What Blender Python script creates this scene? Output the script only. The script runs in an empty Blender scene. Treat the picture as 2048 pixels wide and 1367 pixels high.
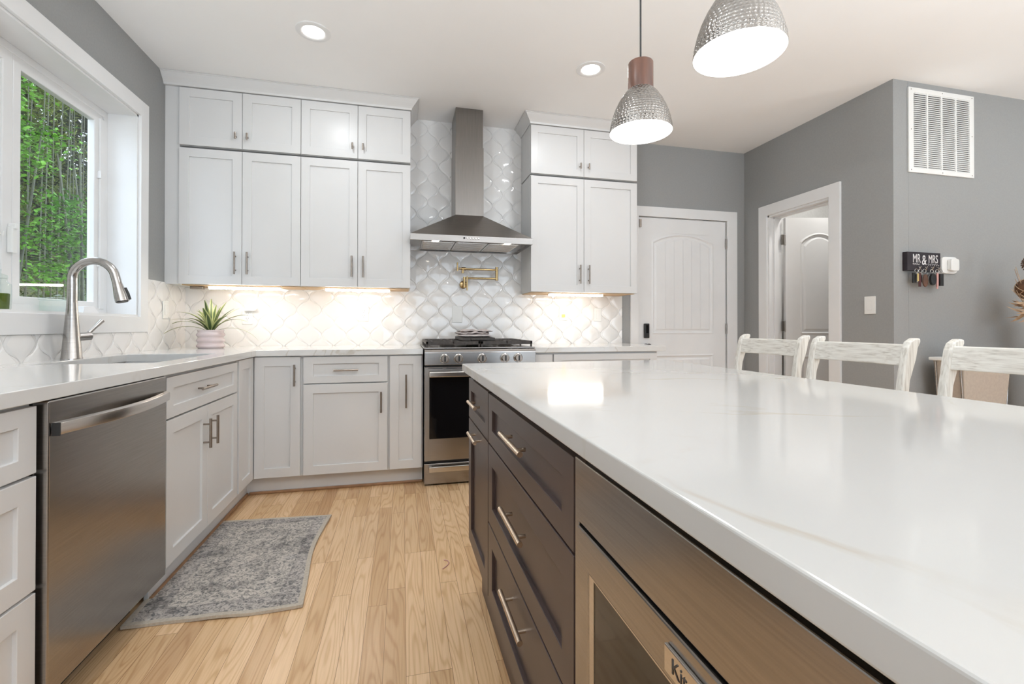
import bpy, bmesh, math, random
from mathutils import Vector, Matrix
random.seed(7)
S = bpy.context.scene
COL = S.collection
PI = math.pi

# ------------------------------------------------------------------ camera
CX, CY, CZ = 1.5273, -3.7878, 1.0677
YAW, PITCH, ROLL, FPX = 0.23691, 0.00558, 0.00065, 922.24
_f = Vector((math.sin(YAW)*math.cos(PITCH), math.cos(YAW)*math.cos(PITCH), math.sin(PITCH)))
_r = Vector((math.cos(YAW), -math.sin(YAW), 0))
_u = _r.cross(_f)
_r2 = _r*math.cos(ROLL) + _u*math.sin(ROLL)
_u2 = -_r*math.sin(ROLL) + _u*math.cos(ROLL)
cam = bpy.data.cameras.new('camera')
cam.sensor_width = 36.0
cam.lens = FPX/2048*36.0
cam.shift_x = (1024-1027.93)/2048
cam.shift_y = (645.8-683.5)/2048
cam.clip_start = 0.02
camo = bpy.data.objects.new('camera', cam)
COL.objects.link(camo)
camo.matrix_world = Matrix(((_r2.x, _u2.x, -_f.x, CX), (_r2.y, _u2.y, -_f.y, CY), (_r2.z, _u2.z, -_f.z, CZ), (0, 0, 0, 1)))
S.camera = camo

# ------------------------------------------------------------------ light and exposure
S.view_settings.view_transform = 'Standard'
S.view_settings.look = 'None'
S.view_settings.gamma = 1
S.view_settings.use_curve_mapping = False
S.view_settings.exposure = 0.26
CAN_POWER = 4.0
CAN_COLOR = (0.93, 0.97, 1.0)
DAYLIGHT = 3.4
FILL_POWER = 66.0
w = bpy.data.worlds.new('world'); S.world = w; w.use_nodes = True
bg = w.node_tree.nodes['Background']
bg.inputs['Color'].default_value = (0.74, 0.87, 1.0, 1)
bg.inputs['Strength'].default_value = DAYLIGHT
S.cycles.use_denoising = True
S.cycles.max_bounces = 10
S.cycles.diffuse_bounces = 6
S.cycles.glossy_bounces = 5
S.cycles.transparent_max_bounces = 12
S.cycles.sample_clamp_indirect = 6.0
S.cycles.caustics_reflective = False
S.cycles.caustics_refractive = False

def area_light(name, loc, rot, size, power, color, size_y=None, portal=False, shape=None, spread=None):
    l = bpy.data.lights.new(name, 'AREA')
    l.shape = shape or ('RECTANGLE' if size_y else 'DISK')
    l.size = size
    if size_y: l.size_y = size_y
    l.energy = power; l.color = color
    if spread: l.spread = spread
    if portal: l.cycles.is_portal = True
    o = bpy.data.objects.new(name, l); COL.objects.link(o)
    o.location = loc; o.rotation_euler = rot
    return o

# ------------------------------------------------------------------ materials
class NT:
    def __init__(s, m):
        s.t = m.node_tree; s.b = s.t.nodes['Principled BSDF']
    def n(s, typ, **kw):
        x = s.t.nodes.new(typ)
        for k, v in kw.items():
            if k.startswith('i_'): x.inputs[k[2:].replace('_', ' ')].default_value = v
            else: setattr(x, k, v)
        return x
    def l(s, a, b): s.t.links.new(a, b)
    def coord(s, scale=(1, 1, 1), rot=(0, 0, 0), kind='Object'):
        c = s.n('ShaderNodeTexCoord'); m = s.n('ShaderNodeMapping')
        m.inputs['Scale'].default_value = scale; m.inputs['Rotation'].default_value = rot
        s.l(c.outputs[kind], m.inputs['Vector']); return m.outputs['Vector']
    def ramp(s, src, stops):
        r = s.n('ShaderNodeValToRGB'); e = r.color_ramp.elements
        while len(e) < len(stops): e.new(0.5)
        for i, (p, c) in enumerate(stops):
            e[i].position = p; e[i].color = (*c, 1) if len(c) == 3 else c
        s.l(src, r.inputs['Fac']); return r.outputs['Color']
    def bump(s, h, strength=0.2, dist=0.01):
        b = s.n('ShaderNodeBump'); b.inputs['Strength'].default_value = strength; b.inputs['Distance'].default_value = dist
        s.l(h, b.inputs['Height']); s.l(b.outputs['Normal'], s.b.inputs['Normal'])
def mat(name, color=(.8, .8, .8), rough=.5, metal=0, spec=None, emit=None, estr=0, coat=None, trans=None, ior=None, sss=None):
    m = bpy.data.materials.new(name); m.use_nodes = True
    b = m.node_tree.nodes['Principled BSDF']
    b.inputs['Base Color'].default_value = (*color, 1)
    b.inputs['Roughness'].default_value = rough
    b.inputs['Metallic'].default_value = metal
    if spec is not None: b.inputs['Specular IOR Level'].default_value = spec
    if emit: b.inputs['Emission Color'].default_value = (*emit, 1); b.inputs['Emission Strength'].default_value = estr
    if coat: b.inputs['Coat Weight'].default_value = coat; b.inputs['Coat Roughness'].default_value = .05
    if trans: b.inputs['Transmission Weight'].default_value = trans
    if ior: b.inputs['IOR'].default_value = ior
    return m
def noisy(name, c1, c2, scale=5, rough=.5, metal=0, stretch=(1, 1, 1), bump=0, lo=.35, hi=.65, detail=5, bdist=.002):
    m = mat(name, c1, rough, metal); t = NT(m)
    nz = t.n('ShaderNodeTexNoise'); nz.inputs['Scale'].default_value = scale; nz.inputs['Detail'].default_value = detail
    t.l(t.coord(stretch), nz.inputs['Vector'])
    t.l(t.ramp(nz.outputs['Fac'], [(lo, c1), (hi, c2)]), t.b.inputs['Base Color'])
    if bump: t.bump(nz.outputs['Fac'], bump, bdist)
    return m

M = {}
M['cab'] = noisy('white_cabinet_paint', (.685, .68, .675), (.665, .66, .655), 3, .33)
M['frame_gap'] = mat('cabinet_frame_paint', (.66, .66, .66), .45)
M['trim'] = noisy('white_trim_paint', (.80, .80, .80), (.77, .77, .77), 4, .35)
M['ceil'] = noisy('ceiling_paint', (.90, .895, .89), (.88, .875, .87), 2, .9, bump=.03)
M['wall'] = noisy('grey_wall_paint', (.33, .334, .33), (.315, .319, .315), 90, .8, bump=.12, detail=3)
M['bath'] = noisy('bathroom_wall_paint', (.62, .62, .61), (.58, .58, .57), 60, .8, bump=.1)
M['tile'] = mat('white_glazed_tile', (.80, .785, .77), .07, coat=.3)
M['grout'] = noisy('tile_grout', (.82, .81, .795), (.77, .76, .75), 40, .85, bump=.2)
M['steel'] = noisy('brushed_steel', (.40, .378, .36), (.35, .332, .315), 6, .25, 1, (1, 1, 60), bump=.02, bdist=.0006)
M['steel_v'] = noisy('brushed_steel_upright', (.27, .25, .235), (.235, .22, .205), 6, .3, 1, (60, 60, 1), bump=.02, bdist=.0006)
M['steel_light'] = noisy('polished_steel', (.66, .63, .60), (.60, .57, .54), 8, .2, 1, (1, 1, 40))
M['nickel'] = noisy('brushed_nickel', (.55, .53, .51), (.48, .46, .44), 20, .22, 1, (1, 1, 8))
M['handle'] = noisy('bronze_nickel_handle', (.36, .31, .27), (.30, .26, .225), 30, .32, 1)
M['champagne'] = noisy('champagne_handle', (.74, .60, .47), (.66, .53, .41), 30, .25, 1)
M['brass'] = noisy('brushed_brass', (.58, .43, .22), (.50, .36, .18), 30, .25, 1)
M['hinge'] = mat('hinge_steel', (.36, .33, .30), .35, 1)
M['dark'] = noisy('espresso_cabinet_paint', (.066, .044, .040), (.056, .037, .034), 5, .36)
M['black'] = noisy('black_plastic', (.012, .012, .013), (.02, .02, .02), 20, .35)
M['blackglass'] = mat('black_oven_glass', (.004, .004, .005), .05)
M['iron'] = noisy('cast_iron', (.05, .042, .038), (.075, .065, .058), 60, .5, .3, bump=.15)
M['plastic'] = noisy('white_plastic', (.82, .82, .80), (.80, .80, .78), 8, .3)
M['wood_raw'] = noisy('raw_maple_ply', (.62, .44, .26), (.54, .37, .21), 4, .6, stretch=(2, 30, 2))
M['walnut'] = noisy('walnut_wood', (.17, .072, .045), (.10, .045, .03), 10, .35, stretch=(4, 4, .6))
M['shoe'] = noisy('oak_shoe_moulding', (.36, .20, .10), (.28, .15, .075), 8, .45, stretch=(3, 3, 3))
M['led'] = mat('led_diffuser', (1, 1, 1), .5, emit=(1, .93, .84), estr=26)
M['can_led'] = mat('recessed_light_lens', (1, 1, 1), .5, emit=(1, .96, .90), estr=10)
M['pend_led'] = mat('pendant_diffuser', (1, 1, 1), .5, emit=(1, .96, .91), estr=5)
M['hood_led'] = mat('hood_lamp_lens', (1, 1, 1), .5, emit=(1, .9, .75), estr=18)
M['red_led'] = mat('night_light_lens', (.9, .5, .1), .5, emit=(1, .55, .12), estr=1.2)
M['paper'] = mat('white_paper', (.85, .85, .86), .6)
M['shade_cloth'] = mat('white_blind_cloth', (.80, .80, .80), .7)
M['soil'] = noisy('potting_soil', (.03, .02, .015), (.06, .04, .03), 60, .9, bump=.4)

def glass_mat(name, tint=(1, 1, 1), refl=.10):
    m = bpy.data.materials.new(name); m.use_nodes = True; t = m.node_tree; t.nodes.clear()
    o = t.nodes.new('ShaderNodeOutputMaterial'); mx = t.nodes.new('ShaderNodeMixShader')
    a = t.nodes.new('ShaderNodeBsdfTransparent'); a.inputs[0].default_value = (*tint, 1)
    g = t.nodes.new('ShaderNodeBsdfGlossy'); g.inputs['Roughness'].default_value = .01
    fr = t.nodes.new('ShaderNodeLayerWeight'); fr.inputs['Blend'].default_value = .5
    pw = t.nodes.new('ShaderNodeMath'); pw.operation = 'POWER'; pw.inputs[1].default_value = 4
    ma = t.nodes.new('ShaderNodeMath'); ma.operation = 'MULTIPLY_ADD'; ma.inputs[1].default_value = .55; ma.inputs[2].default_value = refl
    t.links.new(fr.outputs['Facing'], pw.inputs[0]); t.links.new(pw.outputs[0], ma.inputs[0]); t.links.new(ma.outputs[0], mx.inputs[0]); t.links.new(a.outputs[0], mx.inputs[1]); t.links.new(g.outputs[0], mx.inputs[2])
    t.links.new(mx.outputs[0], o.inputs[0]); return m
M['pane'] = glass_mat('window_glass', refl=.018)
M['jar_glass'] = glass_mat('jar_glass', (.93, .97, .95), .06)

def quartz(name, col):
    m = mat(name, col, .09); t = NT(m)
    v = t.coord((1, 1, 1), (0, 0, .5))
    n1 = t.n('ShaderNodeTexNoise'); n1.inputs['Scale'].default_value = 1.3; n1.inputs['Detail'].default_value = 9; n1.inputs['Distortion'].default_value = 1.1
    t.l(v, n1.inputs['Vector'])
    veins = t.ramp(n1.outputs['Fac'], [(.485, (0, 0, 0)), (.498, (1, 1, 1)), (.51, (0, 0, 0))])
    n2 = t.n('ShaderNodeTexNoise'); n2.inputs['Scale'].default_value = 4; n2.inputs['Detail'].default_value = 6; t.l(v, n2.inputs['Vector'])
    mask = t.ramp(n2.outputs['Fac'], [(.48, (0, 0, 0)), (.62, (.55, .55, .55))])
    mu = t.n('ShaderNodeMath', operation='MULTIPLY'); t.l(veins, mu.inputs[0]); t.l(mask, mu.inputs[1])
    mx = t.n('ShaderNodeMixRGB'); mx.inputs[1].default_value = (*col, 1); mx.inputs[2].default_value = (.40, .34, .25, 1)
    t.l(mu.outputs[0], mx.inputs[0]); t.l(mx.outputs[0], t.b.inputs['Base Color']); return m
M['quartz'] = quartz('quartz_dimmed_island', (.49, .48, .465)); M['quartz_lit'] = quartz('quartz_lit_perimeter', (.70, .695, .68))  # same quartz twice; island colour darkened to offset the light falling there

def oak_floor():
    m = mat('oak_strip_floor', (.6, .4, .2), .3); t = NT(m)
    c = t.n('ShaderNodeTexCoord'); sp = t.n('ShaderNodeSeparateXYZ'); t.l(c.outputs['Object'], sp.inputs[0])
    cb = t.n('ShaderNodeCombineXYZ'); t.l(sp.outputs['Y'], cb.inputs['X']); t.l(sp.outputs['X'], cb.inputs['Y'])
    br = t.n('ShaderNodeTexBrick'); br.offset = .37; br.offset_frequency = 3; br.squash = 1.25; br.squash_frequency = 5
    br.inputs['Scale'].default_value = 1; br.inputs['Brick Width'].default_value = .78; br.inputs['Row Height'].default_value = .07
    br.inputs['Mortar Size'].default_value = .0007; br.inputs['Mortar Smooth'].default_value = .1; br.inputs['Bias'].default_value = 0
    br.inputs['Color1'].default_value = (0, 0, 0, 1); br.inputs['Color2'].default_value = (1, 1, 1, 1); br.inputs['Mortar'].default_value = (.5, .5, .5, 1)
    t.l(cb.outputs[0], br.inputs['Vector'])
    tone = t.ramp(br.outputs['Color'], [(0, (.56, .34, .175)), (.35, (.76, .51, .285)), (.7, (.87, .61, .37)), (1, (.64, .405, .21))])
    # grain, shifted for each board
    sc = t.n('ShaderNodeVectorMath', operation='SCALE'); sc.inputs['Scale'].default_value = 13.0; t.l(br.outputs['Color'], sc.inputs[0])
    mp = t.n('ShaderNodeMapping'); mp.inputs['Scale'].default_value = (13, 1.1, 1); t.l(c.outputs['Object'], mp.inputs['Vector'])
    ad = t.n('ShaderNodeVectorMath', operation='ADD'); t.l(mp.outputs[0], ad.inputs[0]); t.l(sc.outputs[0], ad.inputs[1])
    nf = t.n('ShaderNodeTexNoise'); nf.inputs['Scale'].default_value = 1.0; nf.inputs['Detail'].default_value = 1.5; nf.inputs['Roughness'].default_value = .35; t.l(ad.outputs[0], nf.inputs['Vector'])
    mk = t.n('ShaderNodeMath', operation='MULTIPLY'); mk.inputs[1].default_value = 95.0; t.l(nf.outputs['Fac'], mk.inputs[0])
    sn = t.n('ShaderNodeMath', operation='SINE'); t.l(mk.outputs[0], sn.inputs[0])
    wv = t.n('ShaderNodeMath', operation='MULTIPLY_ADD'); wv.inputs[1].default_value = .5; wv.inputs[2].default_value = .5; t.l(sn.outputs[0], wv.inputs[0])
    mp2 = t.n('ShaderNodeMapping'); mp2.inputs['Scale'].default_value = (150, 5, 1); t.l(c.outputs['Object'], mp2.inputs['Vector'])
    nz = t.n('ShaderNodeTexNoise'); nz.inputs['Scale'].default_value = 1; nz.inputs['Detail'].default_value = 4; t.l(mp2.outputs[0], nz.inputs['Vector'])
    g1 = t.ramp(wv.outputs[0], [(0, (.82, .76, .69)), (.25, (.95, .93, .91)), (.6, (1, 1, 1))])
    g2 = t.ramp(nz.outputs['Fac'], [(.36, (.90, .87, .84)), (.55, (1, 1, 1))])
    a = t.n('ShaderNodeMixRGB', blend_type='MULTIPLY'); a.inputs[0].default_value = .9; t.l(tone, a.inputs[1]); t.l(g1, a.inputs[2])
    b = t.n('ShaderNodeMixRGB', blend_type='MULTIPLY'); b.inputs[0].default_value = .9; t.l(a.outputs[0], b.inputs[1]); t.l(g2, b.inputs[2])
    d = t.n('ShaderNodeMixRGB'); d.inputs[2].default_value = (.22, .12, .05, 1); t.l(br.outputs['Fac'], d.inputs[0]); t.l(b.outputs[0], d.inputs[1])
    t.l(d.outputs[0], t.b.inputs['Base Color']); t.bump(wv.outputs[0], .04, .002)
    t.b.inputs['Roughness'].default_value = .27
    return m
M['floor'] = oak_floor()

def rug_mat():
    m = mat('faded_rug_pile', (.4, .38, .36), .95); t = NT(m)
    v = t.coord()
    n1 = t.n('ShaderNodeTexNoise'); n1.inputs['Scale'].default_value = 7; n1.inputs['Detail'].default_value = 9; n1.inputs['Roughness'].default_value = .75; t.l(v, n1.inputs['Vector'])
    n2 = t.n('ShaderNodeTexNoise'); n2.inputs['Scale'].default_value = 60; n2.inputs['Detail'].default_value = 5; n2.inputs['Distortion'].default_value = 1.5; t.l(v, n2.inputs['Vector'])
    base = t.ramp(n2.outputs['Fac'], [(.38, (.20, .195, .19)), (.50, (.46, .42, .38)), (.60, (.60, .55, .50))])
    big = t.ramp(n1.outputs['Fac'], [(.38, (.45, .46, .48)), (.50, (1, 1, 1))])
    a = t.n('ShaderNodeMixRGB', blend_type='MULTIPLY'); a.inputs[0].default_value = .85; t.l(base, a.inputs[1]); t.l(big, a.inputs[2])
    vo = t.n('ShaderNodeTexVoronoi'); vo.inputs['Scale'].default_value = 10; vo.feature = 'SMOOTH_F1'; t.l(v, vo.inputs['Vector'])
    bl = t.ramp(vo.outputs['Distance'], [(.0, (.45, .5, .6)), (.2, (1, 1, 1))])
    b = t.n('ShaderNodeMixRGB', blend_type='MULTIPLY'); b.inputs[0].default_value = .5; t.l(a.outputs[0], b.inputs[1]); t.l(bl, b.inputs[2])
    sp = t.n('ShaderNodeSeparateXYZ'); t.l(t.n('ShaderNodeTexCoord').outputs['Object'], sp.inputs[0])
    def norm(out, c_, h_):
        a_ = t.n('ShaderNodeMath', operation='SUBTRACT'); a_.inputs[1].default_value = c_; t.l(out, a_.inputs[0])
        b_ = t.n('ShaderNodeMath', operation='ABSOLUTE'); t.l(a_.outputs[0], b_.inputs[0])
        d_ = t.n('ShaderNodeMath', operation='SUBTRACT'); d_.inputs[0].default_value = h_; t.l(b_.outputs[0], d_.inputs[1]); return d_.outputs[0]
    mn = t.n('ShaderNodeMath', operation='MINIMUM'); t.l(norm(sp.outputs['X'], .86, .29), mn.inputs[0]); t.l(norm(sp.outputs['Y'], -1.45, .45), mn.inputs[1])
    wob = t.n('ShaderNodeMath', operation='MULTIPLY_ADD'); wob.inputs[1].default_value = .03; t.l(n1.outputs['Fac'], wob.inputs[0]); t.l(mn.outputs[0], wob.inputs[2])
    sc_ = t.n('ShaderNodeMath', operation='MULTIPLY'); sc_.inputs[1].default_value = 3.0; t.l(wob.outputs[0], sc_.inputs[0])
    bands = t.ramp(sc_.outputs[0], [(.10, (.86, .86, .88)), (.28, (.80, .80, .83)), (.31, (.60, .60, .63)), (.34, (1, 1, 1)), (.55, (1, 1, 1)), (.62, (.80, .80, .81)), (.75, (1.0, 1.0, 1.0))])
    e_ = t.n('ShaderNodeMixRGB', blend_type='MULTIPLY'); e_.inputs[0].default_value = .8; t.l(b.outputs[0], e_.inputs[1]); t.l(bands, e_.inputs[2])
    t.l(e_.outputs[0], t.b.inputs['Base Color']); t.bump(n2.outputs['Fac'], .5, .003)
    return m
M['rug'] = rug_mat()
M['rug_edge'] = noisy('rug_binding', (.56, .50, .42), (.46, .41, .34), 120, .9, bump=.4)

M['hammered'] = noisy('hammered_nickel', (.30, .283, .262), (.26, .243, .226), 90, .2, 1)
def stool_wood(name, stretch):
    m = mat(name, (.7, .68, .62), .55); t = NT(m)
    nz = t.n('ShaderNodeTexNoise'); nz.inputs['Scale'].default_value = 4; nz.inputs['Detail'].default_value = 7; nz.inputs['Distortion'].default_value = .3
    t.l(t.coord(stretch), nz.inputs['Vector'])
    t.l(t.ramp(nz.outputs['Fac'], [(.30, (.50, .47, .42)), (.44, (.66, .63, .58)), (.6, (.75, .73, .68))]), t.b.inputs['Base Color'])
    t.bump(nz.outputs['Fac'], .25, .002); return m
M['stool'] = stool_wood('whitewashed_wood', (45, 3, 45)); M['stool_up'] = stool_wood('whitewashed_wood_upright', (45, 45, 3))
def leaf_var():
    m = mat('variegated_leaf', (.2, .3, .1), .4); t = NT(m)
    uv = t.n('ShaderNodeUVMap'); sp = t.n('ShaderNodeSeparateXYZ'); t.l(uv.outputs[0], sp.inputs[0])
    t.l(t.ramp(sp.outputs['X'], [(0, (.50, .52, .24)), (.18, (.45, .50, .20)), (.27, (.07, .11, .04)), (.68, (.08, .125, .045)), (.82, (.45, .50, .20)), (1, (.50, .52, .24))]), t.b.inputs['Base Color'])
    return m
M['vleaf'] = leaf_var()
M['pot'] = noisy('pale_pink_glaze', (.56, .46, .46), (.66, .58, .58), 9, .22, stretch=(1, 1, 5))
def leaf_mat(name, a, b):
    m = noisy(name, a, b, 1.6, .5, lo=.3, hi=.7, detail=8)
    m.node_tree.nodes['Principled BSDF'].inputs['Specular IOR Level'].default_value = .1
    return m
M['leaf_bright'] = leaf_mat('bright_vine_leaf', (.05, .17, .014), (.16, .35, .035))
M['leaf_mid'] = leaf_mat('bamboo_leaf', (.04, .085, .010), (.17, .20, .04))
M['leaf_dark'] = leaf_mat('deep_forest_leaf', (.005, .013, .005), (.013, .03, .010))
M['bark'] = noisy('bamboo_stem', (.07, .08, .035), (.035, .035, .02), 4, .6, stretch=(1, 1, 6))
M['ground'] = noisy('leaf_litter', (.07, .06, .03), (.05, .09, .03), 3, .95, bump=.4)
M['text_w'] = mat('white_lettering', (.75, .73, .73), .5)
M['text_d'] = mat('dark_lettering', (.04, .035, .035), .4)
M['sign'] = noisy('black_sign_board', (.015, .010, .015), (.025, .018, .024), 15, .5)
M['towel'] = noisy('striped_towel_cloth', (.62, .56, .55), (.42, .37, .36), 26, .9, stretch=(1, 6, 2), bump=.4)
M['beige'] = noisy('beige_fabric', (.50, .43, .36), (.46, .39, .33), 60, .9, bump=.2)
M['grey_cloth'] = noisy('grey_cloth', (.40, .38, .38), (.30, .29, .29), 12, .9)
M['cone'] = noisy('pine_cone_scales', (.16, .075, .035), (.07, .035, .02), 40, .7, bump=.4)
M['straw'] = noisy('dried_husk', (.58, .43, .29), (.42, .28, .18), 20, .8)
M['vase'] = noisy('blue_grey_glaze', (.08, .12, .15), (.12, .17, .21), 6, .25)

# ------------------------------------------------------------------ mesh helpers
class MB:
    def __init__(s): s.v = []; s.f = []; s.sm = []; s.uv = {}
    def add(s, vs, fs, smooth=False):
        b = len(s.v); s.v += [tuple(v) for v in vs]
        for f in fs: s.f.append(tuple(i+b for i in f)); s.sm.append(smooth)
        return b
    def box(s, x0, x1, y0, y1, z0, z1):
        if x0 > x1: x0, x1 = x1, x0
        if y0 > y1: y0, y1 = y1, y0
        if z0 > z1: z0, z1 = z1, z0
        s.add([(x0,y0,z0),(x1,y0,z0),(x1,y1,z0),(x0,y1,z0),(x0,y0,z1),(x1,y0,z1),(x1,y1,z1),(x0,y1,z1)],
              [(0,3,2,1),(4,5,6,7),(0,1,5,4),(1,2,6,5),(2,3,7,6),(3,0,4,7)]); return s
    def prism(s, poly, a0, a1, axis='y', smooth=False):
        # poly: 2D points in the plane of the two other axes, extruded along axis
        def P(p, a):
            return {'y': (p[0], a, p[1]), 'x': (a, p[0], p[1]), 'z': (p[0], p[1], a)}[axis]
        n = len(poly); vs = [P(p, a0) for p in poly]+[P(p, a1) for p in poly]
        fs = [tuple(range(n)), tuple(range(2*n-1, n-1, -1))]+[((i+1) % n, i, n+i, n+(i+1) % n) for i in range(n)]
        b = s.add(vs, fs)
        if smooth:
            for k in range(n): s.sm[-1-k] = True
        return s
    def lathe(s, prof, c=(0, 0, 0), axis='z', n=32, cap0=True, cap1=True):
        vs = []; fs = []
        for r, h in prof:
            for k in range(n):
                a = 2*PI*k/n; p = (r*math.cos(a), r*math.sin(a), h)
                if axis == 'x': p = (h, r*math.cos(a), r*math.sin(a))
                if axis == 'y': p = (r*math.sin(a), h, r*math.cos(a))
                vs.append((p[0]+c[0], p[1]+c[1], p[2]+c[2]))
        m = len(prof)
        for j in range(m-1):
            for k in range(n): fs.append((j*n+k, j*n+(k+1) % n, (j+1)*n+(k+1) % n, (j+1)*n+k))
        s.add(vs, fs, True)
        b = len(s.v)-m*n
        if cap0: s.f.append(tuple(b+k for k in range(n-1, -1, -1))); s.sm.append(False)
        if cap1: s.f.append(tuple(b+(m-1)*n+k for k in range(n))); s.sm.append(False)
        return s
    def tube(s, pts, r, n=12, cap=True):
        pts = [Vector(p) for p in pts]; rs = r if isinstance(r, (list, tuple)) else [r]*len(pts)
        t0 = (pts[1]-pts[0]).normalized(); up = Vector((0, 0, 1)) if abs(t0.z) < .9 else Vector((1, 0, 0))
        nx = t0.cross(up).normalized(); vs = []; fs = []
        for i, p in enumerate(pts):
            t = (pts[min(i+1, len(pts)-1)]-pts[max(i-1, 0)]).normalized()
            nx = (nx-t*nx.dot(t)).normalized(); ny = t.cross(nx)
            for k in range(n):
                a = 2*PI*k/n; vs.append(p+(nx*math.cos(a)+ny*math.sin(a))*rs[i])
        m = len(pts)
        for j in range(m-1):
            for k in range(n): fs.append((j*n+k, j*n+(k+1) % n, (j+1)*n+(k+1) % n, (j+1)*n+k))
        s.add(vs, fs, True); b = len(s.v)-m*n
        if cap:
            s.f.append(tuple(b+k for k in range(n-1, -1, -1))); s.sm.append(False)
            s.f.append(tuple(b+(m-1)*n+k for k in range(n))); s.sm.append(False)
        return s
    def sphere(s, c, r, nu=16, nv=10, sq=(1, 1, 1)):
        pr = [(max(1e-4, r*math.sin(PI*j/nv)), -r*math.cos(PI*j/nv)) for j in range(nv+1)]
        vs = []; fs = []
        for rr, h in pr:
            for k in range(nu):
                a = 2*PI*k/nu; vs.append((c[0]+rr*math.cos(a)*sq[0], c[1]+rr*math.sin(a)*sq[1], c[2]+h*sq[2]))
        for j in range(nv):
            for k in range(nu): fs.append((j*nu+k, j*nu+(k+1) % nu, (j+1)*nu+(k+1) % nu, (j+1)*nu+k))
        s.add(vs, fs, True); return s
    def grid_slab(s, us, vs_, keep, w0, w1, P):
        # slab made of grid cells (shared vertices, no seams); P maps (u, v, w) to a point
        nu, nv = len(us), len(vs_); ix = {}; V = []; F = []
        def vid(i, j, k):
            if (i, j, k) not in ix: ix[(i, j, k)] = len(V); V.append(P(us[i], vs_[j], (w0, w1)[k]))
            return ix[(i, j, k)]
        K = lambda i, j: 0 <= i < nu-1 and 0 <= j < nv-1 and keep(i, j)
        for i in range(nu-1):
            for j in range(nv-1):
                if not K(i, j): continue
                q = [(i, j), (i+1, j), (i+1, j+1), (i, j+1)]
                F.append(tuple(vid(a, b, 1) for a, b in q)); F.append(tuple(vid(a, b, 0) for a, b in reversed(q)))
                for (a, b), (di, dj) in zip(zip(q, q[1:]+q[:1]), [(0, -1), (1, 0), (0, 1), (-1, 0)]):
                    if not K(i+di, j+dj): F.append((vid(*a, 0), vid(*b, 0), vid(*b, 1), vid(*a, 1)))
        s.add(V, F); return s
    def build(s, name, m, parent=None, bevel=0, seg=2, sharp=40, loc=None, rotz=None):
        me = bpy.data.meshes.new(name); me.from_pydata(s.v, [], s.f); me.validate()
        if len(me.polygons) == len(s.sm): me.polygons.foreach_set('use_smooth', s.sm)
        b = bmesh.new(); b.from_mesh(me); bmesh.ops.recalc_face_normals(b, faces=b.faces); b.to_mesh(me); b.free()
        if any(s.sm): me.set_sharp_from_angle(angle=math.radians(sharp))
        me.materials.append(m)
        o = bpy.data.objects.new(name, me); COL.objects.link(o)
        if parent: o.parent = parent
        if loc: o.location = loc
        if rotz is not None: o.rotation_euler = (0, 0, rotz)
        if bevel:
            md = o.modifiers.new('bevel', 'BEVEL'); md.width = bevel; md.segments = seg; md.limit_method = 'ANGLE'; md.angle_limit = math.radians(35)
        return o
def tag(o, label, cat, group=None, kind=None):
    o['label'] = label; o['category'] = cat
    if group: o['group'] = group
    if kind: o['kind'] = kind
    return o
def structure(o, label=None, cat=None):
    o['kind'] = 'structure'
    if label: o['label'] = label
    if cat: o['category'] = cat
    return o
def empty(name, loc=(0, 0, 0), rotz=0):
    o = bpy.data.objects.new(name, None); COL.objects.link(o); o.location = loc; o.rotation_euler = (0, 0, rotz); o.empty_display_size = .05
    return o
def thing(name, label, cat, loc=(0, 0, 0), rotz=0, group=None): return tag(empty(name, loc, rotz), label, cat, group)
def copy_tree(o, parent=None):
    c = o.copy(); COL.objects.link(c)
    if parent: c.parent = parent
    for ch in [x for x in list(bpy.data.objects) if x.parent == o]: copy_tree(ch, c)
    return c
def text_mesh(body, size, m, parent, loc, rot, name='lettering', extrude=.0006, sx=1.0, align='CENTER', spacing=1.0, shear=0):
    cu = bpy.data.curves.new('txt', 'FONT'); cu.body = body; cu.size = size; cu.extrude = extrude; cu.align_x = align; cu.align_y = 'CENTER'
    cu.space_character = spacing; cu.shear = shear
    t = bpy.data.objects.new('txt', cu); COL.objects.link(t)
    bpy.context.view_layer.update()
    me = bpy.data.meshes.new_from_object(t.evaluated_get(bpy.context.evaluated_depsgraph_get()))
    bpy.data.objects.remove(t); me.materials.clear(); me.materials.append(m)
    o = bpy.data.objects.new(name, me); COL.objects.link(o); o.parent = parent; o.location = loc; o.rotation_euler = rot; o.scale = (sx, 1, 1)
    return o

CEIL = 2.7245
# ------------------------------------------------------------------ the room
XR, XMAX, YV, YMIN = 4.72, 8.0, -1.387, -8.0
f = MB().box(-.2, XMAX+.15, YMIN-.15, .15, -.05, 0).build('floor', M['floor']); structure(f, 'honey oak strip floor', 'floor')
c = MB().box(-.2, XMAX+.15, YMIN-.15, .15, CEIL, CEIL+.1).build('ceiling', M['ceil']); structure(c, 'smooth white ceiling', 'ceiling')

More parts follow.
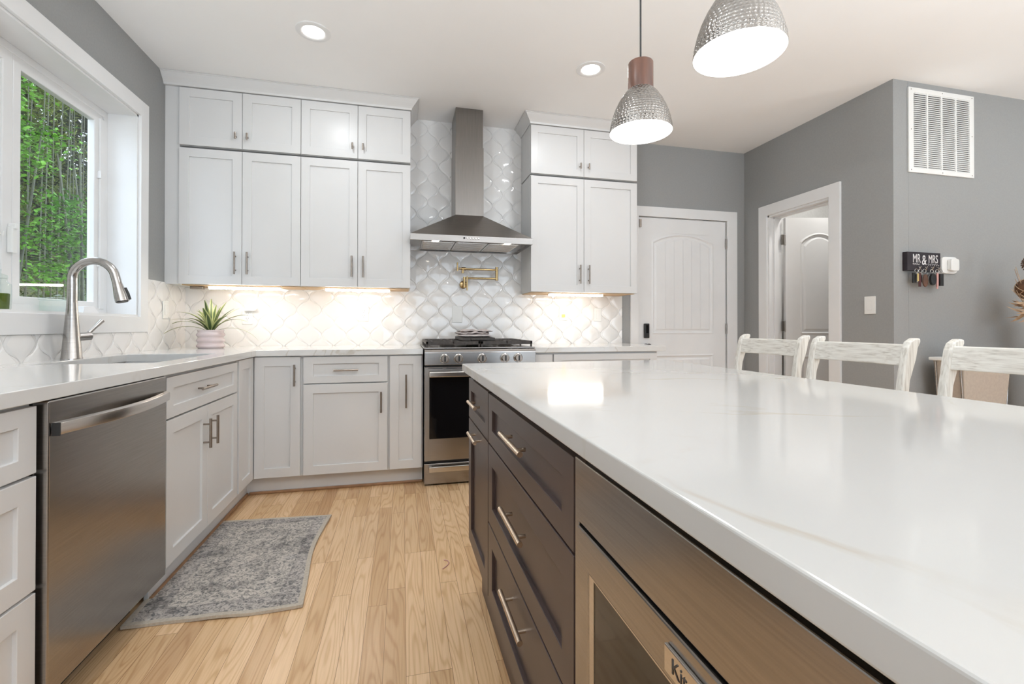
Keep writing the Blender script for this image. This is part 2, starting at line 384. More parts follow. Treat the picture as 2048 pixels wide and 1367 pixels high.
WZ0, WZ1, WY0, WY1 = 1.119, 2.315, -1.90, -.612           # window opening in the left wall
ys = [YMIN, WY0, WY1, 0]; zs = [0, WZ0, WZ1, CEIL]
wl = MB().grid_slab(ys, zs, lambda i, j: not (i == 1 and j == 1), -.2, 0, lambda u, v, w_: (w_, u, v)).build('wall_left', M['wall'])
structure(wl, 'grey wall around the kitchen window', 'wall')
DX0, DX1, DZ = 3.600, 4.516, 2.056                          # entry door opening
wb = MB().grid_slab([-.2, DX0, DX1, 6.3], [0, DZ, CEIL], lambda i, j: not (i == 1 and j == 0), 0, .15, lambda u, v, w_: (u, w_, v)).build('wall_back', M['wall'])
structure(wb, 'back wall with tile and entry door', 'wall')
BY0, BY1, BZ = -.922, -.292, 2.06                           # bathroom door opening
wr = MB().grid_slab([YV, BY0, BY1, -.001], [0, BZ, CEIL], lambda i, j: not (i == 1 and j == 0), XR, XR+.13, lambda u, v, w_: (w_, u, v)).build('wall_right', M['wall'])
structure(wr, 'grey wall with the bathroom doorway', 'wall')
wh = MB().box(XR+.131, XMAX, YV, YV+.13, 0, CEIL).build('wall_hall', M['wall']); structure(wh, 'grey wall below the return air grille', 'wall')
structure(MB().box(XMAX, XMAX+.15, YMIN, 0, 0, CEIL).build('wall_far', M['wall']), 'grey wall far right', 'wall')
structure(MB().grid_slab([-.2, 1.5, 6.7, XMAX], [0, .15, 2.5, CEIL], lambda i, j: not (i == 1 and j == 1), YMIN-.15, YMIN, lambda u, v, w_: (u, w_, v)).build('wall_rear', M['wall']), 'rear wall behind the camera with an added window for fill daylight', 'wall')
structure(MB().box(6.3, 6.4, YV+.131, 0, 0, CEIL).build('wall_bathroom', M['bath']), 'bathroom end wall', 'wall')
structure(MB().box(XR+.131, 6.299, -.012, -.002, 0, CEIL).build('wall_bathroom_side', M['bath']), 'bathroom side wall', 'wall')

# unseen rear window, added to let in fill daylight
w2 = empty('window_fill', (0, 0, 0)); structure(w2, 'added wide rear window for fill daylight', 'window')
m = MB()
for x in (1.5, 3.2, 4.95, 6.62): m.box(x, x+.08, YMIN-.12, YMIN-.04, .15, 2.5)
m.box(1.5, 6.7, YMIN-.12, YMIN-.04, .15, .23); m.box(1.5, 6.7, YMIN-.12, YMIN-.04, 2.42, 2.5)
m.build('window_frame', M['trim'], w2)
MB().box(1.58, 6.62, YMIN-.09, YMIN-.085, .23, 2.42).build('window_pane', M['pane'], w2)

# kitchen window
w1 = empty('window_1', (0, 0, 0)); structure(w1, 'white kitchen window over the sink', 'window')
CW = .09
m = MB()
m.grid_slab([WY0-CW, WY0, WY1, WY1+CW-.006], [WZ0-CW, WZ0, WZ1, WZ1+CW], lambda i, j: not (i == 1 and j == 1), 0, .018, lambda u, v, w_: (w_, u, v))
m.build('window_casing', M['trim'], w1, .002)
m = MB(); G = -.17                                            # jamb lining
m.box(G, .001, WY1-.012, WY1, WZ0, WZ1); m.box(G, .001, WY0, WY0+.012, WZ0, WZ1); m.box(G, .001, WY0, WY1, WZ1-.012, WZ1); m.box(G, .004, WY0, WY1, WZ0-.001, WZ0+.012)
m.build('window_jamb', M['trim'], w1)
a0, a1, b0, b1 = WY0+.012, WY1-.012, WZ0+.012, WZ1-.012
MB().grid_slab([a0, a0+.035, a1-.035, a1], [b0, b0+.035, b1-.035, b1], lambda i, j: not (i == 1 and j == 1), -.199, -.145, lambda u, v, w_: (w_, u, v)).build('window_frame', M['trim'], w1, .003)
# right-hand sash
MB().grid_slab([-1.290, -1.245, -.735, -.66], [b0+.03, b0+.068, b1-.085, b1-.03], lambda i, j: not (i == 1 and j == 1), -.185, -.150, lambda u, v, w_: (w_, u, v)).build('sash', M['trim'], w1, .004)
MB().box(-.170, -.166, -1.245, -.735, b0+.065, b1-.082).build('window_pane', M['pane'], w1)
# left-hand sash with the blind
MB().grid_slab([-1.86, -1.80, -1.345, -1.291], [b0+.03, b0+.068, b1-.085, b1-.03], lambda i, j: not (i == 1 and j == 1), -.185, -.150, lambda u, v, w_: (w_, u, v)).build('sash', M['trim'], w1, .004)
MB().box(-.176, -.172, -1.80, -1.345, b0+.065, b1-.082).build('window_pane', M['pane'], w1)
m = MB(); m.box(-.160, -.157, -1.81, -1.335, b0+.06, b1-.08); m.build('window_blind', M['shade_cloth'], w1)
m = MB(); m.box(-.150, -.128, -1.320, -1.292, 1.385, 1.50); m.box(-.15, -.12, -1.315, -1.297, 1.49, 1.515); m.build('sash_lock', M['plastic'], w1, .004)
m = MB(); m.box(-.150, -.140, -.70, -.66, b0+.03, b1-.06); m.box(-.15, -.132, -.712, -.700, 1.40, 1.44); m.box(-.15, -.132, -.712, -.700, 1.9, 1.94); m.build('screen_frame', M['trim'], w1, .002)

# tiles -------------------------------------------------------------
TW, TH = .177, .195
def tile_outline(sc=1.0, amp=.0092, bulge=0.0):
    N = 9; q = []
    A = Vector((0, TH/2)); B = Vector((TW/2, 0)); d = B-A; nrm = Vector((d.y, -d.x)).normalized()*-1
    for k in range(N):
        s_ = k/N; q.append((A+d*s_+nrm*(-amp*math.sin(2*PI*s_)+bulge*math.sin(PI*s_)))*sc)
    B = B*sc; out = []
    out += [(p.x, p.y) for p in q]
    out += [(p.x, -p.y) for p in [B]+list(reversed(q[1:]))]
    out += [(-p.x, -p.y) for p in q]
    out += [(-p.x, p.y) for p in [B]+list(reversed(q[1:]))]
    return out
OUT = tile_outline(); INNER = [(tile_outline(.945, .0075, 0), .0031), (tile_outline(.895, .005, .001), .0034), (tile_outline(.855, .003, .003), .0050), (tile_outline(.80, .002, .004), .0055)]
def tiles(name, rects, P, parent, ox, oz, planes):
    """rects: (u0, u1, v0, v1) regions; P maps (u, v, w) to world; relief as real geometry"""
    for (u0, u1, v0, v1) in rects:
        b = bmesh.new()
        for i in range(int((u0-ox)/TW*2)-3, int((u1-ox)/TW*2)+4):
            for j in range(int((v0-oz)/TH*2)-3, int((v1-oz)/TH*2)+4):
                if (i+j) % 2: continue
                cu, cv = ox+i*TW/2, oz-TH/2+j*TH/2
                if cu < u0-TW/2 or cu > u1+TW/2 or cv < v0-TH/2 or cv > v1+TH/2: continue
                tx, tz = random.uniform(-.012, .012), random.uniform(-.012, .012)
                rings = []
                for inset, h in ((.0006, .0), (.0010, .0026)):
                    ring = []
                    n = len(OUT)
                    for k in range(n):
                        p = Vector(OUT[k]); a_ = Vector(OUT[k-1]); c_ = Vector(OUT[(k+1) % n])
                        t = (c_-a_).normalized(); nn = Vector((t.y, -t.x))
                        q = p+nn*inset*(1.0 if k % 9 else 1.5)
                        ring.append(b.verts.new((cu+q.x, cv+q.y, h+(q.x*tx+q.y*tz if h else 0))))
                    rings.append(ring)
                for ol, h in INNER: rings.append([b.verts.new((cu+q[0], cv+q[1], h+q[0]*tx+q[1]*tz)) for q in ol])
                for r0, r1 in zip(rings, rings[1:]):
                    for k in range(n):
                        fc = b.faces.new((r0[k], r0[(k+1) % n], r1[(k+1) % n], r1[k])); fc.smooth = True
                b.faces.new(rings[-1])
        for co, no in (((u0, 0, 0), (-1, 0, 0)), ((u1, 0, 0), (1, 0, 0)), ((0, v0, 0), (0, -1, 0)), ((0, v1, 0), (0, 1, 0))):
            bmesh.ops.bisect_plane(b, geom=b.verts[:]+b.edges[:]+b.faces[:], plane_co=co, plane_no=no, clear_outer=True)
        for v in b.verts: v.co = Vector(P(v.co.x, v.co.y, v.co.z))
        me = bpy.data.meshes.new(name); b.to_mesh(me); b.free(); me.materials.append(M['tile'])
        me.set_sharp_from_angle(angle=math.radians(50))
        o = bpy.data.objects.new(name, me); COL.objects.link(o); o.parent = parent
        o['label'] = 'glossy white lantern shaped tiles'
gb = MB(); gb.box(0.0, 3.433, -.004, 0, .90, 1.40); gb.box(1.57, 2.51, -.004, 0, 1.40, CEIL); gb.build('tile_grout', M['grout'], wb)
tiles('tile_backsplash', [(.0, 3.433, .905, 1.40), (1.57, 2.51, 1.40, CEIL)], lambda u, v, w_: (u, -.004-w_, v), wb, 1.898, 1.675, None)
gl = MB(); gl.box(0, .004, -4.3, 0, .90, WZ0-CW); gl.box(0, .004, WY1+CW-.006, 0, WZ0-CW, 1.352); gl.build('tile_grout', M['grout'], wl)
tiles('tile_backsplash', [(-4.3, 0.0, .905, WZ0-CW-.001), (WY1+CW-.005, 0.0, WZ0-CW-.001, 1.352)], lambda u, v, w_: (.004+w_, u, v), wl, -.06, 1.675, None)

# ------------------------------------------------------------------ doors
def arch_panel(m, x0, x1, z0, z1, yf, rise, planks=0):
    """raised moulding around a panel with an arched head, on a leaf whose face is at yf (front towards -y)"""
    def outline(d):
        p = [(x0+d, z0+d), (x1-d, z0+d)]
        n = 14 if rise else 1
        if rise:
            for k in range(n+1):
                t = k/n; x = (x1-d)+(x0+d-(x1-d))*t; p.append((x, z1-d-rise+rise*math.sin(PI*t)**.8))
        else: p += [(x1-d, z1-d), (x0+d, z1-d)]
        return p
    ps = [(outline(0), yf), (outline(.012), yf-.004), (outline(.022), yf+.006), (outline(.036), yf+.007), (outline(.05), yf+.001)]
    n = len(ps[0][0]); V = [(x, y, z) for pl, y in ps for x, z in pl]; F = []
    for j in range(len(ps)-1):
        for k in range(n): F.append((j*n+k, j*n+(k+1) % n, (j+1)*n+(k+1) % n, (j+1)*n+k))
    F.append(tuple((len(ps)-1)*n+k for k in range(n)))
    m.add(V, F)
    if planks:
        a, b_ = x0+.05, x1-.05
        for k in range(1, planks):
            x = a+(b_-a)*k/planks; t = (x-x0)/(x1-x0); zt = z1-.05-rise+rise*math.sin(PI*t)**.8-.004
            m.box(x-.0045, x-.0015, yf-.0015, yf+.002, z0+.055, zt); m.box(x+.0015, x+.0045, yf-.0015, yf+.002, z0+.055, zt)
def door_leaf(wd, ht, th=.035, planks=6):
    """leaf from x=0..wd, front face at y=0, thickness towards +y; holes for the panels"""
    m = MB(); s_ = .128
    us = [0, s_, wd-s_, wd]; vs_ = [.0, .23, .80, .985, ht-.135, ht]
    m.grid_slab(us, vs_, lambda i, j: not (i == 1 and j in (1, 3)), th, 0, lambda u, v, w_: (u, w_, v))
    m.box(s_, wd-s_, .015, th, .2, ht-.1)
    rise = .075
    # filler above the arch
    n = 14; top = [(s_+(wd-2*s_)*k/n, ht-.135-rise+rise*math.sin(PI*k/n)**.8) for k in range(n+1)]
    m.prism(top+[(wd-s_, ht-.134), (s_, ht-.134)], 0, .014, 'y')
    arch_panel(m, s_, wd-s_, .985, ht-.135, 0, rise, planks)
    arch_panel(m, s_, wd-s_, .23, .80, 0, 0, planks)
    return m
def hinge(parent, x, y, z, w_=.012, h=.09, plates=False):
    m = MB(); m.lathe([(.0065, -h/2), (.0065, h/2)], (x, y, z), n=12); m.sphere((x, y, z+h/2), .005, 8, 6); m.sphere((x, y, z-h/2), .005, 8, 6)
    if plates: m.box(x-.03, x+.034, y+.004, y+.008, z-h/2, z+h/2)
    return m.build('hinge', M['hinge'], parent)
d1 = empty('door_1', (0, 0, 0)); structure(d1, 'closed white panelled entry door with arched plank panel', 'door')
door_leaf(DX1-DX0-.012, DZ-.008).build('door_leaf', M['trim'], d1, loc=(DX0+.006, .004, .004))
m = MB()
cw = .086
m.grid_slab([DX0-cw, DX0-.004, DX1+.004, DX1+.112], [0, DZ+.004, DZ+.094], lambda i, j: not (i == 1 and j == 0), -.018, 0, lambda u, v, w_: (u, w_, v))
m.build('door_casing', M['trim'], d1, .002)
m = MB(); m.box(DX0-.004, DX0+.002, .0, .14, 0, DZ); m.box(DX1-.002, DX1+.004, 0, .14, 0, DZ); m.box(DX0, DX1, 0, .14, DZ-.002, DZ+.004); m.build('door_jamb', M['trim'], d1)
for z in (1.845, 1.04, .25): hinge(d1, DX1-.004, -.006, z)
m = MB(); m.box(3.652, 3.699, -.022, .004, .958, 1.088); m.build('keypad_lock', M['black'], d1, .005)
m = MB(); m.box(3.664, 3.688, -.0228, -.0225, 1.0, 1.075); m.build('keypad_face', M['blackglass'], d1)
m = MB(); m.lathe([(.028, 0), (.028, -.006), (.012, -.01), (.012, -.035), (.027, -.04), (.030, -.055), (.022, -.068), (.002, -.072)], (3.675, .002, .878), 'y', 24); m.build('door_knob', M['black'], d1)
m = MB(); m.box(DX0+.0, DX0+.022, -.02, .003, 1.96, 2.03); m.build('door_latch', M['handle'], d1, .002)

d2 = empty('door_2', (0, 0, 0)); structure(d2, 'open white bathroom door in its white frame', 'door')
m = MB()
m.grid_slab([BY0-.09, BY0+.004, BY1-.004, BY1+.09], [0, BZ-.004, BZ+.09], lambda i, j: not (i == 1 and j == 0), 0, .018, lambda u, v, w_: (XR-w_, u, v))
m.build('door_casing', M['trim'], d2, .002)
m = MB(); t = .016
m.box(XR-.002, XR+.132, BY1-.02, BY1, 0, BZ); m.box(XR-.002, XR+.132, BY0, BY0+.02, 0, BZ); m.box(XR-.002, XR+.132, BY0, BY1, BZ-.02, BZ)
m.box(XR+.045, XR+.085, BY1-.032, BY1-.02, 0, BZ-.02); m.box(XR+.045, XR+.085, BY0+.02, BY0+.032, 0, BZ-.02); m.box(XR+.045, XR+.085, BY0+.02, BY1-.02, BZ-.032, BZ-.02)
m.build('door_jamb', M['trim'], d2, .001)
door_leaf(.60, 2.03, planks=0).build('door_leaf', M['trim'], d2, loc=(XR+.145, BY1-.052, .006), rotz=math.radians(-14))
for z in (1.84, 1.065, .25): hinge(d2, XR+.138, BY1-.050, z, plates=True)
# baseboards
structure(MB().box(XR-.013, XR, YV, BY0-.092, 0, .10).build('baseboard_right', M['trim'], bevel=.003), 'white baseboard', 'baseboard')
structure(MB().box(XR+.02, XMAX, YV-.013, YV, 0, .10).build('baseboard_hall', M['trim'], bevel=.003), 'white baseboard', 'baseboard')

# ------------------------------------------------------------------ cabinets
def shaker(name, m_, parent, x0, x1, z0, z1, yf, rail=.057, flat=False):
    """front face at yf-.02, back at yf"""
    m = MB(); r = rail if (z1-z0) > .2 else min(.045, rail)
    rx = min(rail, (x1-x0)*.33)
    if flat: m.box(x0, x1, yf-.02, yf, z0, z1)
    else:
        m.grid_slab([x0, x0+rx, x1-rx, x1], [z0, z0+r, z1-r, z1], lambda i, j: not (i == 1 and j == 1), yf, yf-.02, lambda u, v, w_: (u, w_, v))
        m.box(x0+rx-.004, x1-rx+.004, yf-.010, yf-.001, z0+r-.004, z1-r+.004)
    return m.build(name, m_, parent, .0012, 2)
def bar_handle(parent, m_, x, z, length, yf, vertical=True, r=.006, stand=.028, name='handle'):
    m = MB(); y = yf-.02-stand; h = length/2
    P = (lambda t: (x, y, z+t)) if vertical else (lambda t: (x+t, y, z))
    m.tube([P(-h), P(h)], r, 12)
    for t in (-h*.62, h*.62) if length > .07 else (0,):
        p = P(t); m.tube([(p[0], yf-.0195, p[2]), p], r*.7, 10)
    return m.build(name, m_, parent)
def cabinet(name, label, cat, loc, rotz, wd, dep, z0, z1, fronts, pm, hm, face=None, bevel=.001, stand=.028, hr=.006, open_toe=None, group=None):
    t = thing(name, label, cat, loc, rotz, group)
    face = face or M['frame_gap']
    if open_toe:
        MB().box(0, .018, -dep, 0, z0, z1).box(wd-.018, wd, -dep, 0, z0, z1).box(.018, wd-.018, -dep, 0, z0, z0+.018).box(.018, wd-.018, -dep, -dep+.018, z0+.018, z1).build('body', face, t)
    else: MB().box(0, wd, -dep, 0, z0, z1).build('body', face, t)
    for fr in fronts:
        kind, x0, x1, a, b = fr[:5]
        o = shaker(kind, pm, t, x0, x1, a, b, -dep)
        for hd in fr[5:]:
            v, hx, hz, ln = hd
            bar_handle(o, hm, hx, hz, ln, -dep, v == 'v', hr, stand)
    return t

ZB, ZS, ZT = 1.343, 2.253, 2.6395
UD = .313; g = .0015
def side_skin(t, x, dep, z0, z1, m_, wdt=.003):
    MB().box(x-wdt, x+wdt, -dep, -.0005, z0, z1).build('side_panel', m_, t)
XA, XB, XC, XD, XE = .0875, .465, .834, 1.213, 1.582
def wall_unit(x0, x1, z0, z1, label, hz, hl, near, filler=0, group=None, sides=False):
    mid = (x0+x1)/2 if filler is None else filler
    W = x1-x0
    fr = [('door', g, mid-x0-g, z0+.001, z1-.006, ('v', mid-x0-near, hz, hl)), ('door', mid-x0+g, W-g, z0+.001, z1-.006, ('v', mid-x0+near, hz, hl))]
    return cabinet('wall_cabinet', label, 'cabinet', (x0, -.001, 0), 0, W, UD-.02, z0, z1-.0005, fr, M['cab'], M['handle'], face=M['cab'])
wall_unit(XA, XC, ZB, ZS, 'tall white wall cabinet above the potted plant', 1.488, .15, .038, XB)
wall_unit(XC+.0005, XE, ZB, ZS, 'tall white wall cabinet just left of the range hood', 1.488, .15, .038, XD)
wall_unit(XA, XC, ZS+.012, ZT+.012, 'short white upper cabinet nearest the window wall, below the crown', 2.345, .045, .036, XB)
wall_unit(XC+.0005, XE, ZS+.012, ZT+.012, 'short white upper cabinet just left of the hood chimney', 2.345, .045, .036, XD)
XF, XG, XH = 2.5013, 2.946, 3.417
wall_unit(XF, XH, ZB-.008, ZS, 'tall white wall cabinet right of the range hood', 1.478, .15, .038, XG)
wall_unit(XF, XH, ZS+.012, ZT+.012, 'short white upper cabinet right of the hood chimney', 2.345, .045, .036, XG)
# filler strip to the left wall
tag(MB().box(.001, XA-.001, -UD+.015, -.02, ZB, ZT+.012).build('filler_panel', M['cab'], bevel=.001), 'narrow white filler panel between window wall and wall cabinets', 'panel')
# crown mouldings
def crown(x0, x1, left_return, right_return, label):
    prof = [(0, 0), (.006, .0), (.010, .012), (.020, .025), (.034, .040), (.046, .055), (.052, .064), (.060, .066), (.060, CEIL-ZT-.014)]
    zb_ = ZT+.0125; V = []; F = []
    n = len(prof)
    def ring(xo, yo):   # outward unit steps: sx, sy
        return [(xo[0]+xo[1]*p, yo[0]+yo[1]*p, zb_+h) for p, h in prof]
    yf = -UD-.001
    path = []
    if left_return: path.append(ring((x0, -1), (-.002, 0)))
    path.append(ring((x0, -1 if left_return else 0), (yf, -1)))
    path.append(ring((x1, 1 if right_return else 0), (yf, -1)))
    if right_return: path.append(ring((x1, 1), (-.002, 0)))
    for r_ in path: V += r_
    for j in range(len(path)-1):
        for k in range(n-1): F.append((j*n+k, (j+1)*n+k, (j+1)*n+k+1, j*n+k+1))
    m = MB(); m.add(V, F)
    m.box(x0+.001, x1-.001, yf+.001, -.003, zb_, CEIL-.001)
    return m
structure(crown(.001, XE, False, True, '').build('trim_1', M['cab']), 'white crown moulding above the left run of wall cabinets', 'moulding')
structure(crown(XF, XH, True, True, '').build('trim_2', M['cab']), 'white crown moulding above the right wall cabinets', 'moulding')

# raw undersides of the wall cabinets
for x0, x1, zz in ((XA, XC-.001, ZB), (XC+.001, XE, ZB), (XF, XH, ZB-.008)):
    pass
BD = .61; ZC = .876
HB = M['handle']
# back run
cabinet('base_cabinet', 'white base cabinet with one drawer over a wide door', 'cabinet', (.908, -.001, 0), 0, .530, BD, .114, ZC,
        [('drawer', .009, .523, .700, .868, ('h', .266, .782, .150)), ('door', .009, .523, .118, .692, ('v', .483, .568, .135))], M['cab'], HB)
cabinet('base_cabinet', 'narrow white pull-out cabinet beside the range', 'cabinet', (1.4385, -.001, 0), 0, .222, BD, .114, ZC,
        [('door', .008, .214, .118, .868, ('v', .112, .634, .22))], M['cab'], HB)
cabinet('base_cabinet', 'narrow white base cabinet right of the range', 'cabinet', (2.436, -.001, 0), 0, .142, BD, .114, ZC,
        [('door', .004, .138, .118, .862)], M['cab'], HB)
cb = cabinet('base_cabinet', 'wide white base cabinet at the end of the back counter', 'cabinet', (2.579, -.001, 0), 0, .835, BD, .114, ZC,
        [('drawer', .006, .829, .700, .862, ('h', .42, .782, .15)), ('door', .006, .415, .118, .692, ('v', .38, .568, .135)), ('door', .419, .829, .118, .692, ('v', .455, .568, .135))], M['cab'], HB)
MB().box(.8355, .842, -BD, 0, .0, ZC).build('side_panel', M['cab'], cb)
# corner unit, L-shaped
cc = thing('corner_cabinet', 'white corner cabinet with a folding pair of doors', 'cabinet', (0, 0, 0))
m = MB(); m.grid_slab([.002, .61, .907], [-.909, -.61, -.002], lambda i, j: not (i == 1 and j == 0), .114, ZC, lambda u, v, w_: (u, v, w_)); m.build('body', M['frame_gap'], cc)
o = shaker('door', M['cab'], cc, .634, .897, .118, .870, -.611); bar_handle(o, HB, .868, .755, .135, -.611)
e2 = shaker('door', M['cab'], cc, 0, .255, .118, .870, 0); e2.location = (.611, -.891, 0); e2.rotation_euler = (0, 0, PI/2)
# left run: local x runs to world +y
def left_cab(name, label, y0, wd, fronts, hollow=None):
    return cabinet(name, label, 'cabinet', (.001, y0, 0), PI/2, wd, BD, .114, ZC, fronts, M['cab'], HB, stand=.03, open_toe=hollow)
left_cab('sink_cabinet', 'white sink base cabinet with two doors under a false drawer', -1.722, .810,
         [('drawer', .008, .800, .700, .862, ('h', .345, .784, .16)), ('door', .008, .399, .118, .692, ('v', .352, .568, .135)), ('door', .402, .800, .118, .692, ('v', .438, .568, .135))], True)
left_cab('drawer_cabinet', 'white base cabinet with three drawers left of the dishwasher', -3.15, .782,
         [('drawer', .006, .776, .697, .865, ('h', .39, .78, .16)), ('drawer', .006, .776, .404, .689, ('h', .39, .55, .16)), ('drawer', .006, .776, .118, .396, ('h', .39, .26, .16))])
left_cab('base_cabinet', 'white base cabinet at the near end of the sink counter', -3.95, .798,
         [('door', .006, .396, .118, .865, ('v', .36, .70, .135)), ('door', .4, .792, .118, .865, ('v', .44, .70, .135))])
# toe kicks and oak shoe moulding
m = MB(); m.box(.575, 1.660, -.560, -.545, 0, .1135); m.box(.560, .575, -1.722, -.545, 0, .1135); m.box(.56, .575, -3.95, -2.368, 0, .1135); m.box(2.436, 3.41, -.56, -.545, 0, .1135)
structure(m.build('trim_3', M['frame_gap']), 'pale grey toe kick below the white base cabinets', 'toe kick')
m = MB(); m.box(.591, 1.660, -.575, -.5605, 0, .018); m.box(.5755, .590, -1.722, -.575, 0, .018); m.box(.5755, .59, -3.95, -2.37, 0, .018); m.box(2.436, 3.41, -.575, -.5605, 0, .018)
structure(m.build('trim_4', M['shoe'], bevel=.005), 'oak shoe moulding along the toe kick', 'moulding')

# worktops
CT0, CT1 = .8765, .914
SX0, SX1, SY0, SY1 = .105, .530, -1.590, -.925
us = [.009, SX0, SX1, .647, 1.661]; vs_ = [-3.99, SY0, SY1, -.647, -.0102]
m = MB().grid_slab(us, vs_, lambda i, j: not (i == 1 and j == 1) and not (i == 3 and j < 3), CT0, CT1, lambda u, v, w_: (u, v, w_))
tag(m.build('countertop', M['quartz_lit'], bevel=.002), 'white quartz L-shaped countertop around the sink and corner', 'countertop')
tag(MB().box(2.4345, 3.475, -.647, -.0102, CT0, CT1).build('countertop', M['quartz_lit'], bevel=.002), 'white quartz countertop right of the range', 'countertop')

# sink
sk = thing('sink', 'undermount stainless steel kitchen sink', 'sink', (0, 0, 0))
m = MB(); t = .002
x0, x1, y0, y1, zb_ = SX0-.004, SX1+.004, SY0-.004, SY1+.004, .66
us = [x0-.012, x0, x1, x1+.012]; vs_ = [y0-.012, y0, y1, y1+.012]
m.grid_slab(us, vs_, lambda i, j: not (i == 1 and j == 1), CT0-.004, CT0-.0006, lambda u, v, w_: (u, v, w_))
m.box(x0-t, x0, y0, y1, zb_, CT0-.004); m.box(x1, x1+t, y0, y1, zb_, CT0-.004); m.box(x0, x1, y0-t, y0, zb_, CT0-.004); m.box(x0, x1, y1, y1+t, zb_, CT0-.004); m.box(x0, x1, y0, y1, zb_-t, zb_)
m.build('basin', M['steel_light'], sk)
m = MB(); m.lathe([(.055, zb_+.0005), (.055, zb_+.003), (.04, zb_+.004), (.035, zb_-.0)], ((x0+x1)/2-.05, (y0+y1)/2, 0)); m.build('drain', M['nickel'], sk)

# faucet
FX, FY = .062, -1.272
fa = thing('faucet', 'brushed nickel gooseneck kitchen faucet behind the sink', 'faucet', (FX, FY, CT1))
m = MB(); m.lathe([(.0385, 0), (.0385, .004), (.0365, .010), (.021, .222), (.019, .256)], n=36)
m.lathe([(.019, .256), (.0185, .30)], n=36, cap0=False, cap1=False)
arc = [(0, 0, .28), (0, 0, .34)]; R_ = .087
for k in range(0, 17):
    a = PI-(PI*.90)*k/16; arc.append((R_+R_*math.cos(a)*1.0, -.010*k/16, .365+R_*.98*math.sin(a)))
arc.append((arc[-1][0]+.012, -.012, arc[-1][2]-.045))
m.tube(arc, [.0185]*2+[.0178]*18, 20)
m.build('spout', M['nickel'], fa)
e = Vector(arc[-1]); d = (Vector(arc[-1])-Vector(arc[-2])).normalized()
m = MB(); m.tube([e, e+d*.01, e+d*.06, e+d*.085], [.0182, .0195, .0255, .0265], 20); m.build('spray_head', M['nickel'], fa)
m = MB(); pz = e+d*.086; m.tube([e+d*.0835, e+d*.088], [.024, .022], 20); m.build('spray_nozzle', M['black'], fa)
m = MB(); q = e+d*.03; m.tube([q+Vector((.0185, .012, .012)), q+d*.02+Vector((.022, .014, .004)), q+d*.048+Vector((.025, .014, .004))], [.005, .0075, .006], 10); m.build('spray_button', M['black'], fa)
m = MB(); m.tube([(.008, .014, .100), (.036, .062, .104)], .0195, 20); m.build('lever_hub', M['nickel'], fa)
m = MB(); V0 = Vector((.030, .052, .112)); V1 = Vector((.062, .104, .178))
m.tube([V0, V0.lerp(V1, .5), V1], [.0085, .0080, .0105], 12); m.build('lever', M['nickel'], fa)

# dishwasher
dw = thing('dishwasher', 'stainless steel dishwasher with a bowed bar handle', 'dishwasher', (.001, -2.366, 0), PI/2)
W = .602
MB().box(.004, W-.004, -.60, -.02, .118, .868).build('body', M['black'], dw)
m = MB(); n = 14
m.box(.004, W+.006, -.648, -.606, .118, .874)
m.build('door', M['steel'], dw, .004, 3)
m = MB(); m.box(.006, W+.004, -.640, -.602, .8745, .8755); m.build('control_strip', M['black'], dw)
m = MB(); m.box(.01, W-.01, -.54, -.525, .0, .1175); m.build('toe_panel', M['black'], dw)
m = MB(); pts = []; n = 20; V = []; F = []
for k in range(n+1):
    t = k/n; x = .014+(W-.02)*t; bow = .036*math.sin(PI*t)
    zc = .800; yo = -.652-bow
    for dy, dz in ((0, -.019), (-.012, -.015), (-.014, 0), (-.012, .015), (0, .019), (.006, .0)): V.append((x, yo+dy, zc+dz+.0*t))
for k in range(n):
    for j in range(6): F.append((k*6+j, k*6+(j+1) % 6, (k+1)*6+(j+1) % 6, (k+1)*6+j))
F += [tuple(range(5, -1, -1)), tuple(n*6+j for j in range(6))]
m.add(V, F, True); m.box(.016, .05, -.662, -.647, .787, .813); m.box(W-.04, W-.008, -.662, -.647, .787, .813)
m.build('handle', M['steel_light'], dw, .001)
m = MB(); m.box(.0100, .0135, -.668, -.650, .783, .817); m.build('handle_cap', M['black'], dw)

# ------------------------------------------------------------------ range
rg = thing('range', 'stainless steel gas range with black oven window', 'range', (1.668, 0, 0))
W = .761
MB().box(.0, W, -.645, -.028, .012, .905).build('body', M['black'], rg)
m = MB(); m.box(0, W, -.668, -.645, .165, .792); m.build('oven_door', M['steel'], rg, .003)
MB().box(.033, W-.033, -.6695, -.668, .312, .722).build('oven_window', M['blackglass'], rg, .001)
for a_, b_ in ((.025, .12), (.145, .215), (.24, .34), (.42, .52), (.545, .615), (.64, .735)): MB().box(a_, b_, -.6686, -.6675, .780, .7835).build('oven_vent', M['black'], rg)
m = MB(); m.box(.03, W-.03, -.728, -.706, .728, .765); m.box(.03, .052, -.706, -.668, .735, .758); m.box(W-.052, W-.03, -.706, -.668, .735, .758)
m.build('handle', M['steel_light'], rg, .006, 3)
m = MB(); m.prism([(-.700, .806), (-.700, .892), (-.690, .908), (-.60, .912), (-.60, .806)], 0, W, 'x'); m.build('control_panel', M['steel'], rg, .002)
m = MB(); m.box(0, W, -.7025, -.700, .885, .893); m.build('panel_lip', M['steel_light'], rg, .001)
m = MB(); m.box(0, W, -.668, -.645, .012, .148); m.build('drawer', M['steel'], rg, .003)
m = MB(); m.box(.03, W-.03, -.706, -.688, .100, .135); m.box(.03, .052, -.688, -.668, .105, .13); m.box(W-.052, W-.03, -.688, -.668, .105, .13); m.build('handle', M['steel_light'], rg, .005, 3)
